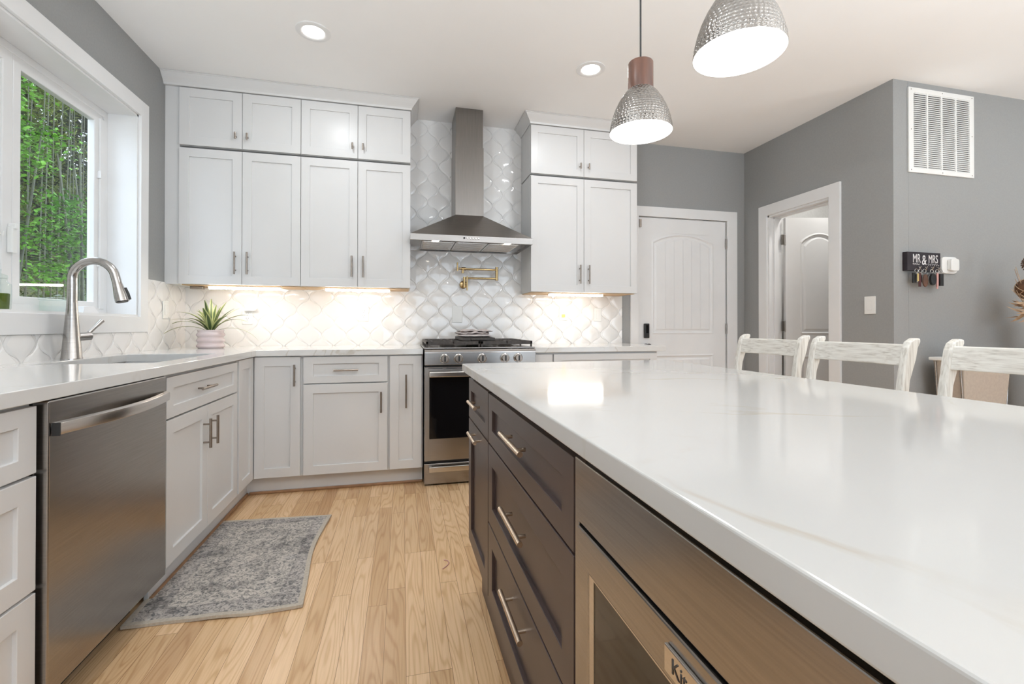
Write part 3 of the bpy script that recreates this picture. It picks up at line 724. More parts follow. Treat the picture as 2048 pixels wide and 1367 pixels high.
for kx in (.130, .223, .382, .540, .634):
    k_ = MB(); k_.lathe([(.031, -.700), (.0315, -.707), (.027, -.711)], (kx, 0, .848), 'y', 28); ko = k_.build('knob', M['steel_light'], rg)
    k2 = MB(); k2.lathe([(.025, -.7105), (.024, -.728), (.022, -.731)], (kx, 0, .848), 'y', 28); k2.build('knob_grip', M['handle'], ko)
    k3 = MB(); k3.box(kx-.004, kx+.006, -.734, -.731, .831, .866); k3.build('knob_pointer', M['black'], ko)
MB().box(-.004, W+.004, -.672, -.018, .912, .921).build('cooktop', M['steel'], rg, .003)
def burner(x, y, r):
    m = MB(); m.lathe([(r*1.25, .9215), (r*1.25, .926), (r, .930), (r, .938), (r*.9, .941), (.001, .942)], (x, y, 0)); m.build('burner', M['iron'], rg)
for x, y, r in ((.17, -.50, .045), (.17, -.19, .035), (.59, -.50, .045), (.59, -.19, .035), (.38, -.345, .045)): burner(x, y, r)
for gx0, gx1 in ((.012, .377), (.384, .749)):
    m = MB(); z0_, z1_ = .942, .962
    m.box(gx0, gx1, -.655, -.640, z0_-.004, z1_); m.box(gx0, gx1, -.050, -.036, z0_, z1_); m.box(gx0, gx0+.014, -.655, -.036, z0_, z1_); m.box(gx1-.014, gx1, -.655, -.036, z0_, z1_)
    m.box(gx0, gx1, -.352, -.338, z0_, z1_)
    cxm = (gx0+gx1)/2
    m.box(cxm-.005, cxm+.005, -.655, -.036, z0_+.004, z1_)
    for yy in (-.50, -.19):
        m.box(gx0, gx1, yy-.005, yy+.005, z0_+.004, z1_)
        for k in range(4):
            xx = gx0+.045+k*(gx1-gx0-.09)/3; m.box(xx-.004, xx+.004, yy-.10, yy+.10, z0_+.004, z1_-.001)
    for xx in (gx0+.007, gx1-.007):
        for yy in (-.648, -.345, -.043): m.box(xx-.006, xx+.006, yy-.006, yy+.006, .9215, z0_)
    m.build('grate', M['iron'], rg, .0015)
# griddle and towel
gr = MB(); gr.grid_slab([1.932, 1.940, 2.152, 2.160], [-.600, -.592, -.128, -.120], lambda i, j: not (i == 1 and j == 1), .9635, .984, lambda u, v, w_: (u, v, w_))
gr.box(1.938, 2.154, -.594, -.126, .9635, .968)
gr.box(1.99, 2.10, -.6005, -.612, .966, .982)
tag(gr.build('griddle', M['iron'], bevel=.002), 'dark cast iron griddle tray resting on the range grates', 'griddle')
def cloth_stack():
    m = MB(); V = []; F = []
    lay = [((1.925, 2.165), (-.49, -.22), .985, .020), ((1.915, 2.15), (-.47, -.24), 1.006, .016), ((1.93, 2.17), (-.455, -.25), 1.024, .010)]
    nx, ny = 22, 10
    for (xa, xb), (ya, yb), z, th in lay:
        b0_ = len(V)
        for s_ in (0, 1):
            for i in range(nx+1):
                for j in range(ny+1):
                    u, v = i/nx, j/ny
                    e_ = min(u, 1-u, v, 1-v)*8; e_ = min(1, e_)
                    wob = .006*math.sin(9*u+z*90)*math.cos(7*v+z*50)+.004*math.sin(23*u+11*v)
                    zz = z+(th*(.5+.5*math.sqrt(e_)) if s_ else th*.4*(1-math.sqrt(e_)))+wob*(1 if z > 1 else .3)*(1 if s_ else .5)
                    V.append((xa+(xb-xa)*u+.006*math.sin(5*v+z*80), ya+(yb-ya)*v+.008*math.sin(6*u+z*60), max(zz, .9855)))
        K = (nx+1)*(ny+1); I = lambda s_, i, j: b0_+s_*K+i*(ny+1)+j
        for i in range(nx):
            for j in range(ny):
                F.append((I(1, i, j), I(1, i+1, j), I(1, i+1, j+1), I(1, i, j+1))); F.append((I(0, i, j+1), I(0, i+1, j+1), I(0, i+1, j), I(0, i, j)))
        for i in range(nx):
            F.append((I(0, i, 0), I(0, i+1, 0), I(1, i+1, 0), I(1, i, 0))); F.append((I(1, i, ny), I(1, i+1, ny), I(0, i+1, ny), I(0, i, ny)))
        for j in range(ny):
            F.append((I(1, 0, j), I(1, 0, j+1), I(0, 0, j+1), I(0, 0, j))); F.append((I(0, nx, j), I(0, nx, j+1), I(1, nx, j+1), I(1, nx, j)))
    m.add(V, F, True); return m
tag(cloth_stack().build('kitchen_towel', M['towel'], sharp=180), 'folded pale pink and grey towel lying on the griddle', 'towel')

# ------------------------------------------------------------------ hood
hd = thing('range_hood', 'stainless steel pyramid range hood with chimney', 'hood', (2.021, 0, 0))
HZ0, HZ1 = 1.668, 1.712; hw = .444; HYF, HYB = -.500, -.011
m = MB()
m.grid_slab([-hw, -hw+.006, hw-.006, hw], [HYF, HYF+.006, HYB-.006, HYB], lambda i, j: not (i == 1 and j == 1), HZ0-.0, HZ1, lambda u, v, w_: (u, v, w_))
m.build('lip', M['steel'], hd, .001)
m = MB(); cx0, cx1, cyf, czt = -.1085, .1085, -.300, 1.905
V = [(-hw, HYF, HZ1), (hw, HYF, HZ1), (hw, HYB, HZ1), (-hw, HYB, HZ1), (cx0, cyf, czt), (cx1, cyf, czt), (cx1, HYB, czt), (cx0, HYB, czt)]
m.add(V, [(0, 1, 5, 4), (1, 2, 6, 5), (2, 3, 7, 6), (3, 0, 4, 7), (4, 5, 6, 7)]); m.build('canopy', M['steel'], hd, .001)
m = MB(); m.box(cx0+.004, cx1-.004, cyf+.004, HYB, 2.43, CEIL-.0015); m.build('upper_chimney', M['steel_v'], hd, .002)
m = MB(); m.box(cx0, cx1, cyf, HYB, czt, 2.43); m.build('chimney', M['steel_v'], hd, .002)
m = MB(); m.box(-hw+.006, hw-.006, HYF+.006, HYB-.006, HZ0+.016, HZ0+.02); m.build('underside', M['steel'], hd)
m = MB()
for k in range(3):
    a_ = -.36+k*.243; m.box(a_, a_+.236, -.43, -.06, HZ0+.006, HZ0+.015)
    for j in range(12): m.box(a_+.01, a_+.226, -.42+j*.03, -.408+j*.03, HZ0+.003, HZ0+.007)
m.build('filter', M['steel_light'], hd, .001)
for x in (-.265, .265):
    m = MB(); m.lathe([(.036, HZ0+.015), (.036, HZ0+.010), (.030, HZ0+.009)], (x, -.462, 0)); o = m.build('lamp_ring', M['steel_light'], hd)
    m = MB(); m.lathe([(.028, HZ0+.0085), (.028, HZ0+.0075)], (x, -.462, 0)); m.build('lamp_lens', M['hood_led'], o)
for k in range(6):
    x = -.062+k*.020+(0 if k else -.004)
    m = MB(); m.lathe([(.0068, HYF), (.0068, HYF-.004), (.0055, HYF-.0055)], (x, 0, 1.694), 'y', 16); m.build('button', M['black'] if k == 0 else M['steel_light'], hd)

# pot filler
pf = thing('pot_filler', 'brass wall-mounted folding pot filler above the range', 'faucet', (0, 0, 0))
m = MB(); m.lathe([(.032, -.0095), (.032, -.016), (.026, -.020), (.010, -.022), (.010, -.075)], (2.011, 0, 1.403), 'y', 28); m.build('wall_flange', M['brass'], pf)
m = MB(); m.tube([(2.011, -.075, 1.375), (2.011, -.075, 1.462)], .0095, 14); m.tube([(2.0, -.075, 1.452), (2.275, -.090, 1.452)], .0085, 14); m.build('lower_arm', M['brass'], pf)
m = MB(); m.tube([(2.275, -.09, 1.436), (2.275, -.09, 1.545)], .0125, 16); m.build('elbow', M['brass'], pf)
m = MB(); m.tube([(2.275, -.09, 1.523), (1.965, -.105, 1.523)], .0085, 14); m.tube([(2.02, -.103, 1.523), (1.985, -.105, 1.523)], .0125, 14); m.tube([(1.995, -.105, 1.523), (1.995, -.105, 1.486)], .010, 14); m.build('upper_arm', M['brass'], pf)
m = MB(); m.tube([(1.952, -.105, 1.505), (1.952, -.105, 1.572)], .0065, 12); m.build('lever', M['brass'], pf)
m = MB(); m.tube([(2.032, -.085, 1.352), (2.032, -.085, 1.468)], .0055, 12); m.tube([(2.011, -.078, 1.403), (2.032, -.085, 1.403)], .006, 10); m.build('lever', M['brass'], pf)

# ------------------------------------------------------------------ island
IA = .006; IX, IY = 1.7618, -1.920
IROT = -PI/2+IA
def isl(dx, dy):  # offset from the far left counter corner: dx to the right, dy towards the camera
    return (IX+dx*math.cos(IA)+dy*math.sin(IA), IY+dx*math.sin(IA)-dy*math.cos(IA))
ID = .58
def icab(name, label, y0, wd, fronts, cat='cabinet'):
    p = isl(.046+ID, y0)
    t = cabinet(name, label, cat, (p[0], p[1], 0), IROT, wd, ID, .20, .8838, fronts, M['dark'], M['champagne'], face=M['dark'], stand=.022, hr=.0065)
    return t
icab('island_cabinet', 'narrow espresso island cabinet with drawer and door at the far end', .012, .420,
     [('drawer', .004, .417, .703, .858, ('h', .21, .783, .16)), ('door', .004, .417, .215, .697, ('h', .21, .665, .16))])
icab('island_cabinet', 'wide espresso island cabinet with three drawers beside the microwave', .434, .739,
     [('drawer', .003, .735, .703, .856, ('h', .378, .792, .20)), ('drawer', .003, .735, .455, .697, ('h', .378, .600, .20)), ('drawer', .003, .735, .210, .449, ('h', .378, .39, .20))])
icab('island_cabinet', 'espresso island cabinet nearest the camera', 1.795, .62,
     [('drawer', .004, .616, .703, .862, ('h', .31, .783, .16)), ('door', .004, .616, .215, .697, ('h', .31, .665, .16))])
# microwave drawer in its own bay
p = isl(.046+ID, 1.175)
mw = thing('microwave_drawer', 'stainless steel microwave drawer built into the island', 'microwave', (p[0], p[1], 0), IROT)
MB().box(.002, .616, -ID, -.02, .20, .8836).build('body', M['black'], mw)
MB().grid_slab([.0, .017, .601, .618], [.40, .43, .763, .860], lambda i, j: not (i == 1 and j == 1), -ID, -ID-.020, lambda u, v, w_: (u, w_, v)).build('surround', M['steel'], mw, .0015)
MB().grid_slab([.020, .063, .555, .598], [.433, .50, .706, .760], lambda i, j: not (i == 1 and j == 1), -ID+.01, -ID-.024, lambda u, v, w_: (u, w_, v)).build('drawer_front', M['steel'], mw, .002)
MB().box(.0635, .5545, -ID-.0215, -ID, .5005, .7055).build('window', M['blackglass'], mw)
MB().grid_slab([.0637, .0790, .5515, .5543], [.501, .503, .7030, .7053], lambda i, j: not (i == 1 and j == 1), -ID-.0216, -ID-.0228, lambda u, v, w_: (u, w_, v)).build('window_trim', M['steel_light'], mw)
bd = MB().box(.268, .392, -ID-.0285, -ID-.0243, .716, .744).build('badge', M['steel_light'], mw, .0012)
text_mesh('KitchenAid', .0215, M['text_d'], bd, (.330, -ID-.0287, .7295), (PI/2, 0, 0), extrude=.0004)
MB().box(.0, .618, -ID-.004, -ID, .20, .398).build('lower_panel', M['dark'], mw)
# island back, end panels, toe kick
ip = thing('kitchen_island', 'espresso island back and end panels under the quartz top', 'island', (IX, IY, 0), IA)
m = MB(); m.box(.046+ID+.002, .046+ID+.020, -2.42, -.012, 0, .8838); m.build('back_panel', M['dark'], ip)
m = MB(); m.box(.078, .046+ID, -2.415, -.03, 0, .199); m.build('toe_kick', M['dark'], ip)
m = MB(); m.box(.046, .046+ID+.02, -.0115, -.0035, .20, .8838); m.build('end_panel', M['dark'], ip)
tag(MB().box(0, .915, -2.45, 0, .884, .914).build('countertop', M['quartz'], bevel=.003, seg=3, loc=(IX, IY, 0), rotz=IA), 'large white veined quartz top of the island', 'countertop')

# ------------------------------------------------------------------ stools
def make_stool():
    """origin on the floor below the middle of the back; seat towards -x, width along y"""
    t = thing('bar_stool', '', 'stool')
    hw_ = .176
    def post(sy):
        m = MB(); V = []; F = []
        prof = [(.0, .0), (.66, .0), (.80, .005), (.90, .018), (.965, .030), (1.000, .038), (1.018, .048)]
        n = len(prof)
        y0_, y1_ = sy*(hw_-.023), sy*hw_
        for z, bx in prof:
            dpt = .031
            fl = .012*(1 if z > .9 else 0)
            V += [(bx-.0, y0_, z), (bx+dpt+fl, y0_, z), (bx+dpt+fl, y1_, z), (bx-.0, y1_, z)]
        V += [(bx+.022, y0_, 1.030), (bx+dpt+fl, y0_, 1.030), (bx+dpt+fl, y1_, 1.030), (bx+.022, y1_, 1.030)]
        n += 1
        for k in range(n-1):
            for j in range(4): F.append((k*4+j, k*4+(j+1) % 4, (k+1)*4+(j+1) % 4, (k+1)*4+j))
        F += [(3, 2, 1, 0), tuple((n-1)*4+j for j in range(4))]
        m.add(V, F); return m.build('back_post', M['stool_up'], t, .006, 3)
    post(-1); post(1)
    def rail(z0_, z1_, bx, th=.022):
        m = MB(); n = 10; V = []; F = []
        for k in range(n+1):
            u = -hw_+.021+(2*hw_-.042)*k/n; cv = .018*(1-(2*k/n-1)**2)
            for dx, z in ((0, z0_), (0, z1_), (th, z1_), (th, z0_)): V.append((bx+dx+cv+(z-z0_)*.22, u, z))
        for k in range(n):
            for j in range(4): F.append((k*4+j, k*4+(j+1) % 4, (k+1)*4+(j+1) % 4, (k+1)*4+j))
        F += [(3, 2, 1, 0), tuple(n*4+j for j in range(4))]
        m.add(V, F); m.build('back_rail', M['stool'], t, .003)
    rail(.944, 1.010, .032); rail(.79, .84, .012)
    m = MB(); m.box(-.40, .012, -.21, .21, .635, .668); m.build('seat', M['stool'], t, .010, 3)
    for sy in (-1, 1):
        m = MB(); m.box(-.385, -.345, sy*.16, sy*.198, 0, .634); m.build('leg', M['stool_up'], t, .003)
        m = MB(); m.box(-.345, .0, sy*.170, sy*.188, .22, .25); m.build('stretcher', M['stool'], t, .003)
    m = MB(); m.box(-.375, -.350, -.16, .16, .28, .315); m.build('footrest', M['stool'], t, .003)
    m = MB(); m.box(.005, .030, -.168, .168, .57, .61); m.build('apron', M['stool'], t, .003)
    return t
st = make_stool()
st['group'] = 'bar stools along the island'
names = ['whitewashed wooden bar stool at the far end, before the entry door', 'whitewashed wooden bar stool in the middle of the row', 'whitewashed wooden bar stool nearest the camera, cut off by the frame']
SX = 3.0
stools = []
for i, (yc, sx) in enumerate(((-2.092, 3.03), (-2.518, 3.00), (-2.962, 3.00))):
    s_ = st if i == 0 else copy_tree(st)
    stools.append(s_); s_['label'] = names[i]; s_.location = (sx, yc, 0); s_.rotation_euler = (0, 0, 0)

# ------------------------------------------------------------------ ceiling lights
def recessed(x, y, label):
    t = thing('recessed_light', label, 'ceiling light', (x, y, CEIL), 0, 'recessed ceiling lights')
    MB().lathe([(.092, -.0005), (.092, -.005), (.070, -.010), (.058, -.004), (.056, -.002)], cap0=False, cap1=False, n=40).build('trim_ring', M['trim'], t)
    MB().lathe([(.058, -.0035), (.058, -.0045)], n=40).build('lens', M['can_led'], t)
    area_light('recessed_lamp', (x, y, CEIL-.014), (0, 0, 0), .11, CAN_POWER, CAN_COLOR)
recessed(1.035, -1.005, 'round recessed ceiling light above the sink corner')
recessed(2.705, -1.018, 'round recessed ceiling light between hood chimney and pendant')
for x, y, s_ in ((1.035, -2.75, 'the sink counter behind the camera view'), (2.70, -4.4, 'the near end of the island'), (1.035, -4.4, 'the aisle behind the camera'),
                 (4.2, -4.4, 'the dining side behind the camera'), (5.9, -3.0, 'the hall grille side'), (2.2, -6.2, 'the rear window, left side'), (4.2, -6.2, 'the rear window, middle'), (6.2, -5.6, 'the rear window, right side')):
    recessed(x, y, 'added unseen recessed fill light over '+s_)  # out-of-view ceiling lights added as fill for the room

# unseen uplights added behind the camera to brighten the ceiling
def add_fill_uplight(x, y, power, label):
    t = thing('fill_uplight', label, 'lamp', (x, y, 0))
    MB().lathe([(.14, 0), (.14, .018), (.02, .03)], n=32).build('base', M['nickel'], t)
    MB().tube([(0, 0, .02), (0, 0, 1.12)], .011, 12).build('pole', M['nickel'], t)
    MB().lathe([(.02, 1.10), (.10, 1.14), (.17, 1.20), (.172, 1.20), (.10, 1.135), (.02, 1.095)], n=32, cap0=False, cap1=False).build('lamp_shade', M['plastic'], t)
    area_light('fill_uplight_source', (x, y, 1.21), (PI, 0, 0), .28, power, (.86, .94, 1.0))
add_fill_uplight(.42, -4.25, FILL_POWER, 'added fill uplight behind the camera near the sink wall')
add_fill_uplight(3.75, -4.0, FILL_POWER*.85, 'added fill uplight behind the camera in the middle')
add_fill_uplight(6.7, -3.3, FILL_POWER*.38, 'added fill uplight on the hall side, out of view')
# pendants
def hammered_shell(pr):
    # dimples in staggered rows, pressed into the shell as real relief
    seg = [math.hypot(b_[0]-a_[0], b_[1]-a_[1]) for a_, b_ in zip(pr, pr[1:])]; L = sum(seg)
    def at(s_):
        for (a_, b_), l_ in zip(zip(pr, pr[1:]), seg):
            if s_ <= l_ or (a_, b_) == (pr[-2], pr[-1]): t_ = min(1, s_/l_); return a_[0]+(b_[0]-a_[0])*t_, a_[1]+(b_[1]-a_[1])*t_
            s_ -= l_
    D = .0098; rows = []
    k = 0
    while .004+k*D*.87 < L: s_ = .006+k*D*.87; r_, _ = at(min(s_, L)); rows.append((s_, max(8, round(2*PI*r_/D)), k % 2)); k += 1
    nu, nv = 400, 96; V = []; F = []
    for j in range(nv+1):
        s_ = L*j/nv; r_, h_ = at(s_)
        near = [q for q in rows if abs(q[0]-s_) < D]
        for i in range(nu):
            a_ = 2*PI*i/nu; best = 1
            for rs, cnt, odd in near:
                st_ = 2*PI/cnt; da = ((a_+odd*st_/2+st_/2) % st_)-st_/2; best = min(best, math.hypot(da*r_, s_-rs)/(D*.5))
            dip = .0013*max(0, 1-best**2); rr = r_-dip
            V.append((rr*math.cos(a_), rr*math.sin(a_), h_))
    for j in range(nv):
        for i in range(nu): F.append((j*nu+i, j*nu+(i+1) % nu, (j+1)*nu+(i+1) % nu, (j+1)*nu+i))
    m = MB(); m.add(V, F, True); return m
def pendant(x, y, zb_, label, sc=1.0):
    t = thing('pendant_light', label, 'pendant light', (x, y, zb_))
    pr = [(.0905, 0), (.0910, .004), (.0885, .022), (.083, .045), (.075, .068), (.064, .091), (.052, .110), (.042, .122), (.0375, .127)]
    inner = [(r-.0015, h) for r, h in pr]
    hammered_shell(pr).build('shade', M['hammered'], t, sharp=180)
    MB().lathe([(.0902, .0)]+[(r-.0022, h+.001) for r, h in pr[2:-1]], n=64, cap0=False, cap1=False).build('shade_lining', M['plastic'], t, sharp=180)
    MB().lathe([(.0885, .0035), (.0875, .0065)], n=64).build('diffuser', M['pend_led'], t)
    MB().lathe([(.0365, .1272), (.0365, .205), (.035, .2075)], n=40).build('socket_cover', M['walnut'], t)
    MB().tube([(0, 0, .207), (0, 0, CEIL-zb_-.022)], .0028, 10).build('cord', M['black'], t)
    MB().lathe([(.055, CEIL-zb_-.024), (.06, CEIL-zb_-.018), (.06, CEIL-zb_-.0015)], n=32).build('canopy', M['nickel'], t)
    area_light('pendant_lamp', (x, y, zb_-.003), (0, 0, 0), .16, .4, (1, .97, .94))
    return t
p1 = pendant(2.215, -2.545, 1.642, 'hammered metal pendant with walnut cap, whole shade visible')
p1['group'] = 'pendants over the island'
p2 = copy_tree(p1); p2.location = (2.215, -2.957, 1.640)
p2['label'] = 'hammered metal pendant nearest the camera, cut off by the top edge'
area_light('pendant_lamp', (2.215, -2.957, 1.637), (0, 0, 0), .16, .4, (1, .97, .94))

# under-cabinet lights
def bar_light(x0, x1, z, label):
    t = thing('light_bar', label, 'light', ((x0+x1)/2, -.255, z), 0, 'under-cabinet light bars')
    h = (x1-x0)/2
    MB().box(-h, h, -.016, .016, -.008, -.0005).build('housing', M['plastic'], t, .002)
    MB().box(-h+.004, h-.004, -.015, .015, -.022, -.0085).build('diffuser', M['led'], t, .004)
def ply(x0, x1, z):
    return MB().box(x0, x1, -.285, -.012, z-.0045, z-.0004)
for (x0, x1, z, lb) in ((XA+.01, XC-.004, ZB, 'raw wood underside board above the potted plant'), (XC+.004, XE-.01, ZB, 'raw wood underside board left of the hood'), (XF+.01, XH-.01, ZB-.008, 'raw wood underside board right of the hood')):
    tag(ply(x0, x1, z).build('underside_board', M['wood_raw']), lb, 'board')
bar_light(.245, .695, ZB-.0048, 'glowing light bar under the wall cabinet above the plant')
bar_light(.985, 1.438, ZB-.0048, 'glowing light bar under the wall cabinet left of the hood')
bar_light(2.665, 3.135, ZB-.0128, 'glowing light bar under the wall cabinet right of the hood')
def wire(pts, label, m_=None, r=.0022):
    tag(MB().tube(pts, r, 8).build('cable', m_ or M['plastic']), label, 'cable')
def sag(p0, p1, s_, n=10, wob=0):
    return [(p0[0]+(p1[0]-p0[0])*k/n, p0[1]+(p1[1]-p0[1])*k/n, p0[2]+(p1[2]-p0[2])*k/n-s_*math.sin(PI*k/n)+wob*math.sin(k*2.3)) for k in range(n+1)]
wire(sag((.699, -.255, 1.327), (.980, -.255, 1.327), .016, 14), 'white cable sagging between the two left light bars')
wire(sag((.12, -.12, 1.334), (.24, -.245, 1.327), .006, 8), 'thin brown cable by the corner under the wall cabinet', M['handle'])
tag(MB().box(.11, .19, -.20, -.165, 1.318, 1.338).build('light_driver', M['handle'], bevel=.003), 'small brown driver box under the wall cabinet by the corner', 'box')

# ------------------------------------------------------------------ plates and outlets
def plate(parent_loc, rotz, label, kind, wd=.072, ht=.117):
    t = thing('wall_plate' if kind == 'blank' else ('light_switch' if kind == 'switch' else 'wall_outlet'), label, 'outlet' if kind in ('outlet', 'deco') else ('switch' if kind == 'switch' else 'plate'), parent_loc, rotz)
    MB().box(-wd/2, wd/2, -.006, 0, -ht/2, ht/2).build('plate', M['plastic'], t, .003, 3)
    if kind == 'switch':
        MB().box(-.017, .017, -.0085, -.006, -.034, .034).build('rocker', M['plastic'], t, .0015)
    if kind == 'outlet':
        o = MB().box(-.017, .017, -.0078, -.006, -.034, .034).build('socket', M['plastic'], t, .0015)
        m = MB()
        for dz in (.018, -.018):
            m.box(-.008, -.0055, -.0082, -.0076, dz-.001, dz+.009); m.box(.0055, .008, -.0082, -.0076, dz-.001, dz+.009); m.box(-.0025, .0025, -.0082, -.0076, dz-.011, dz-.006)
        m.build('slots', M['grey_cloth'], o)
    return t
yt = -.0098
plate((.412, yt, 1.135), 0, 'white outlet plate on the back tile right of the plant', 'outlet')
plate((1.233, yt, 1.161), 0, 'white outlet plate on the back tile under the second light bar', 'outlet')
plate((1.961, yt, 1.160), 0, 'blank white plate on the tile behind the range', 'blank', .084, .135)
pl = plate((2.875, yt, 1.172), 0, 'white outlet plate with a small amber night light', 'outlet')
MB().box(-.014, .014, -.020, -.0085, -.030, -.006).build('night_light', M['red_led'], pl, .003)
plate((3.197, yt, 1.165), 0, 'white switch plate near the right end of the tile', 'switch')
plate((.0098, -.305, 1.170), PI/2, 'white switch plate on the tile between window and corner', 'switch')
plate((XR-.0005, -1.229, 1.213), -PI/2, 'white rocker switch on the grey wall beside the bathroom door', 'switch', .08, .125)
# small tray shelf clipped to the outlet beside the plant
m = MB(); m.prism([(-.035, 1.176), (.035, 1.176), (.055, 1.192), (.053, 1.1945), (.034, 1.179), (-.035, 1.179)], -.045, -.018, 'y')
tag(m.build('plug_shelf', M['plastic'], loc=(.43, 0, 0)), 'small white plug-in shelf on the outlet beside the plant', 'shelf')

# ------------------------------------------------------------------ potted plant
pp = thing('potted_plant', 'variegated plant in a ribbed pale pink pot on the counter corner', 'plant', (.262, -.262, CT1))
pr = [(.001, 0), (.072, .0), (.076, .006)]
for k in range(0, 25):
    h = .008+.110*k/24; pr.append((.079+.005*math.sin(h/.0375*2*PI-1.2), h))
pr += [(.078, .124), (.071, .124), (.069, .105)]
MB().lathe(pr, n=48, cap0=False, cap1=False).build('pot', M['pot'], pp, sharp=180)
MB().lathe([(.070, .104), (.001, .108)], n=24, cap0=False, cap1=False).build('soil', M['soil'], pp)
def leaf_blade(m, base, az, length, lift, droop, wd):
    n = 10; V = []; F = []; d = Vector((math.cos(az), math.sin(az), 0)); sd = Vector((-math.sin(az), math.cos(az), 0))
    P = Vector(base); ang = lift; st_ = length/n; uv = []
    for k in range(n+1):
        t = k/n; w_ = wd*math.sin(PI*min(.98, .12+.86*t))**.7
        nrm = d*(-math.sin(ang))+Vector((0, 0, 1))*math.cos(ang)
        for q in (-1, 0, 1):
            V.append(P+sd*(q*w_/2)+nrm*(.12*w_*abs(q))); uv.append(((q+1)/2, t))
        P = P+(d*math.cos(ang)+Vector((0, 0, 1))*math.sin(ang))*st_; ang -= droop/n
    for k in range(n):
        for j in (0, 1): F.append((k*3+j, k*3+j+1, (k+1)*3+j+1, (k+1)*3+j))
    return V, F, uv
lv = []
# azimuths: camera looks roughly towards +y, picture right is +x
spec = [(2.9, .24, .75, 1.5, .020), (3.3, .22, .55, 1.55, .020), (3.0, .19, 1.15, 1.3, .024), (2.4, .17, 1.25, 1.2, .022), (1.6, .15, 1.35, .5, .020), (4.6, .13, 1.3, .5, .032), (4.9, .12, 1.1, .7, .028),
        (.2, .17, 1.0, 1.0, .022), (-.2, .19, .95, 1.5, .020), (.6, .17, 1.15, .8, .020), (5.6, .14, 1.0, .9, .026), (1.1, .17, 1.3, .5, .018), (1.9, .18, 1.35, .45, .018), (.1, .22, .45, 1.5, .012),
        (3.6, .17, .95, 1.3, .022), (4.2, .14, 1.0, 1.1, .026), (2.7, .12, 1.3, .9, .020), (0, .15, 1.2, .7, .022), (3.1, .12, 1.35, .4, .022), (.9, .13, 1.4, .3, .022), (4.4, .155, 1.45, .2, .026), (-.05, .21, .95, 1.2, .014)]
for i, (az, ln, lf, dr, wd) in enumerate(spec):
    V, F, uv = leaf_blade(None, (.012*math.cos(az), .012*math.sin(az), .108), az, ln*1.42, lf, dr, wd*1.35)
    me = bpy.data.meshes.new('leaf'); me.from_pydata([tuple(v) for v in V], [], F)
    ul = me.uv_layers.new(name='UVMap')
    for lp in me.loops: ul.data[lp.index].uv = uv[lp.vertex_index]
    for p_ in me.polygons: p_.use_smooth = True
    me.materials.append(M['vleaf']); o = bpy.data.objects.new('leaf', me); COL.objects.link(o); o.parent = pp

# ------------------------------------------------------------------ window sill things
ZSILL = WZ0+.0125
def jar(x, y, r, h, label, content=None, lid=True, square=False):
    t = thing('glass_jar', label, 'jar', (x, y, ZSILL))
    if square:
        MB().box(-r, r, -r*.8, r*.8, 0, h).build('jar_body', M['jar_glass'], t, .008, 3)
    else:
        MB().lathe([(r*.9, 0), (r, .006), (r, h*.80), (r*.72, h*.9), (r*.72, h)], n=32).build('jar_body', M['jar_glass'], t)
    if content: MB().lathe([(r*.85, .004), (r*.9, h*.5), (r*.85, h*.52)], n=24).build('contents', content, t)
    if lid:
        if square: MB().box(-r*1.05, r*1.05, -r*.85, r*.85, h+.0005, h+.012).build('lid', M['jar_glass'], t, .004); MB().lathe([(.012, h+.012), (.016, h+.022), (.006, h+.028)], n=16).build('lid_knob', M['jar_glass'], t)
        else: MB().lathe([(r*.76, h), (r*.76, h+.012), (.012, h+.02), (.014, h+.036), (.004, h+.044)], n=24).build('lid', M['jar_glass'], t)
    return t
jar(-.085, -1.462, .042, .13, 'tall glass jar of green contents at the left edge of the sill', M['leaf_mid'])
jar(-.080, -1.125, .052, .056, 'low square glass canister on the sill behind the faucet', None, True, True)
m = MB(); m.prism([(-.06, 0), (.06, 0), (.062, .006), (.02, .036), (-.055, .032)], -.035, .035, 'x'); 
tag(m.build('napkin', M['paper'], loc=(-.08, -.945, ZSILL)), 'folded white paper napkin on the sill right of the faucet', 'napkin')
m = MB(); m.tube([(-.1555, -1.375, 1.53), (-.146, -1.375, 1.49), (-.138, -1.375, 1.46), (-.130, -1.37, 1.45), (-.126, -1.37, 1.47)], .004, 10); m.box(-.1565, -.152, -1.39, -1.36, 1.42, 1.52)
tag(m.build('adhesive_hook', M['plastic']), 'small white hook stuck to the window blind', 'hook')

# ------------------------------------------------------------------ right wall things
YH = YV
vt = thing('air_grille', 'large white return air grille high on the hall wall', 'vent', (4.842, YH, 2.107))
VW, VH = .595, .575
us = [0, .038, .1655, .178, .3055, .318, .4455, .458, VW-.012, VW]
us = [0, .042, .160, .172, .290, .302, .420, .432, .553, VW]
MB().grid_slab(us, [0, .032, VH-.032, VH], lambda i, j: not (j == 1 and i in (1, 3, 5, 7)), -.001, -.012, lambda u, v, w_: (u, w_, v)).build('frame', M['plastic'], vt, .002)
MB().box(.02, VW-.02, -.0028, -.0012, .02, VH-.02).build('backing', M['iron'], vt)
NS = 38
for (a_, b_) in ((.042, .160), (.172, .290), (.302, .420), (.432, .553)):
    m = MB()
    for k in range(NS):
        z = .036+k*(VH-.072)/(NS-1); m.prism([(-.0115, z-.0062), (-.0105, z-.0070), (-.004, z+.0045), (-.005, z+.0055)], a_, b_, 'x')
    m.build('louvre', M['plastic'], vt)
for x_, z_ in ((.02, .016), (.30, .014), (.575, .016), (.02, .56), (.30, .561), (.575, .56), (.02, .29), (.575, .29)):
    MB().lathe([(.004, -.012), (.003, -.0135)], (x_, 0, z_), 'y', 10).build('screw', M['hinge'], vt)
ks = thing('key_holder', 'black key holder sign with white MR & MRS lettering', 'sign', (4.795, YH, 1.438))
KW, KH = .292, .125
MB().box(0, KW, -.032, -.0005, 0, KH).build('board', M['sign'], ks, .001)
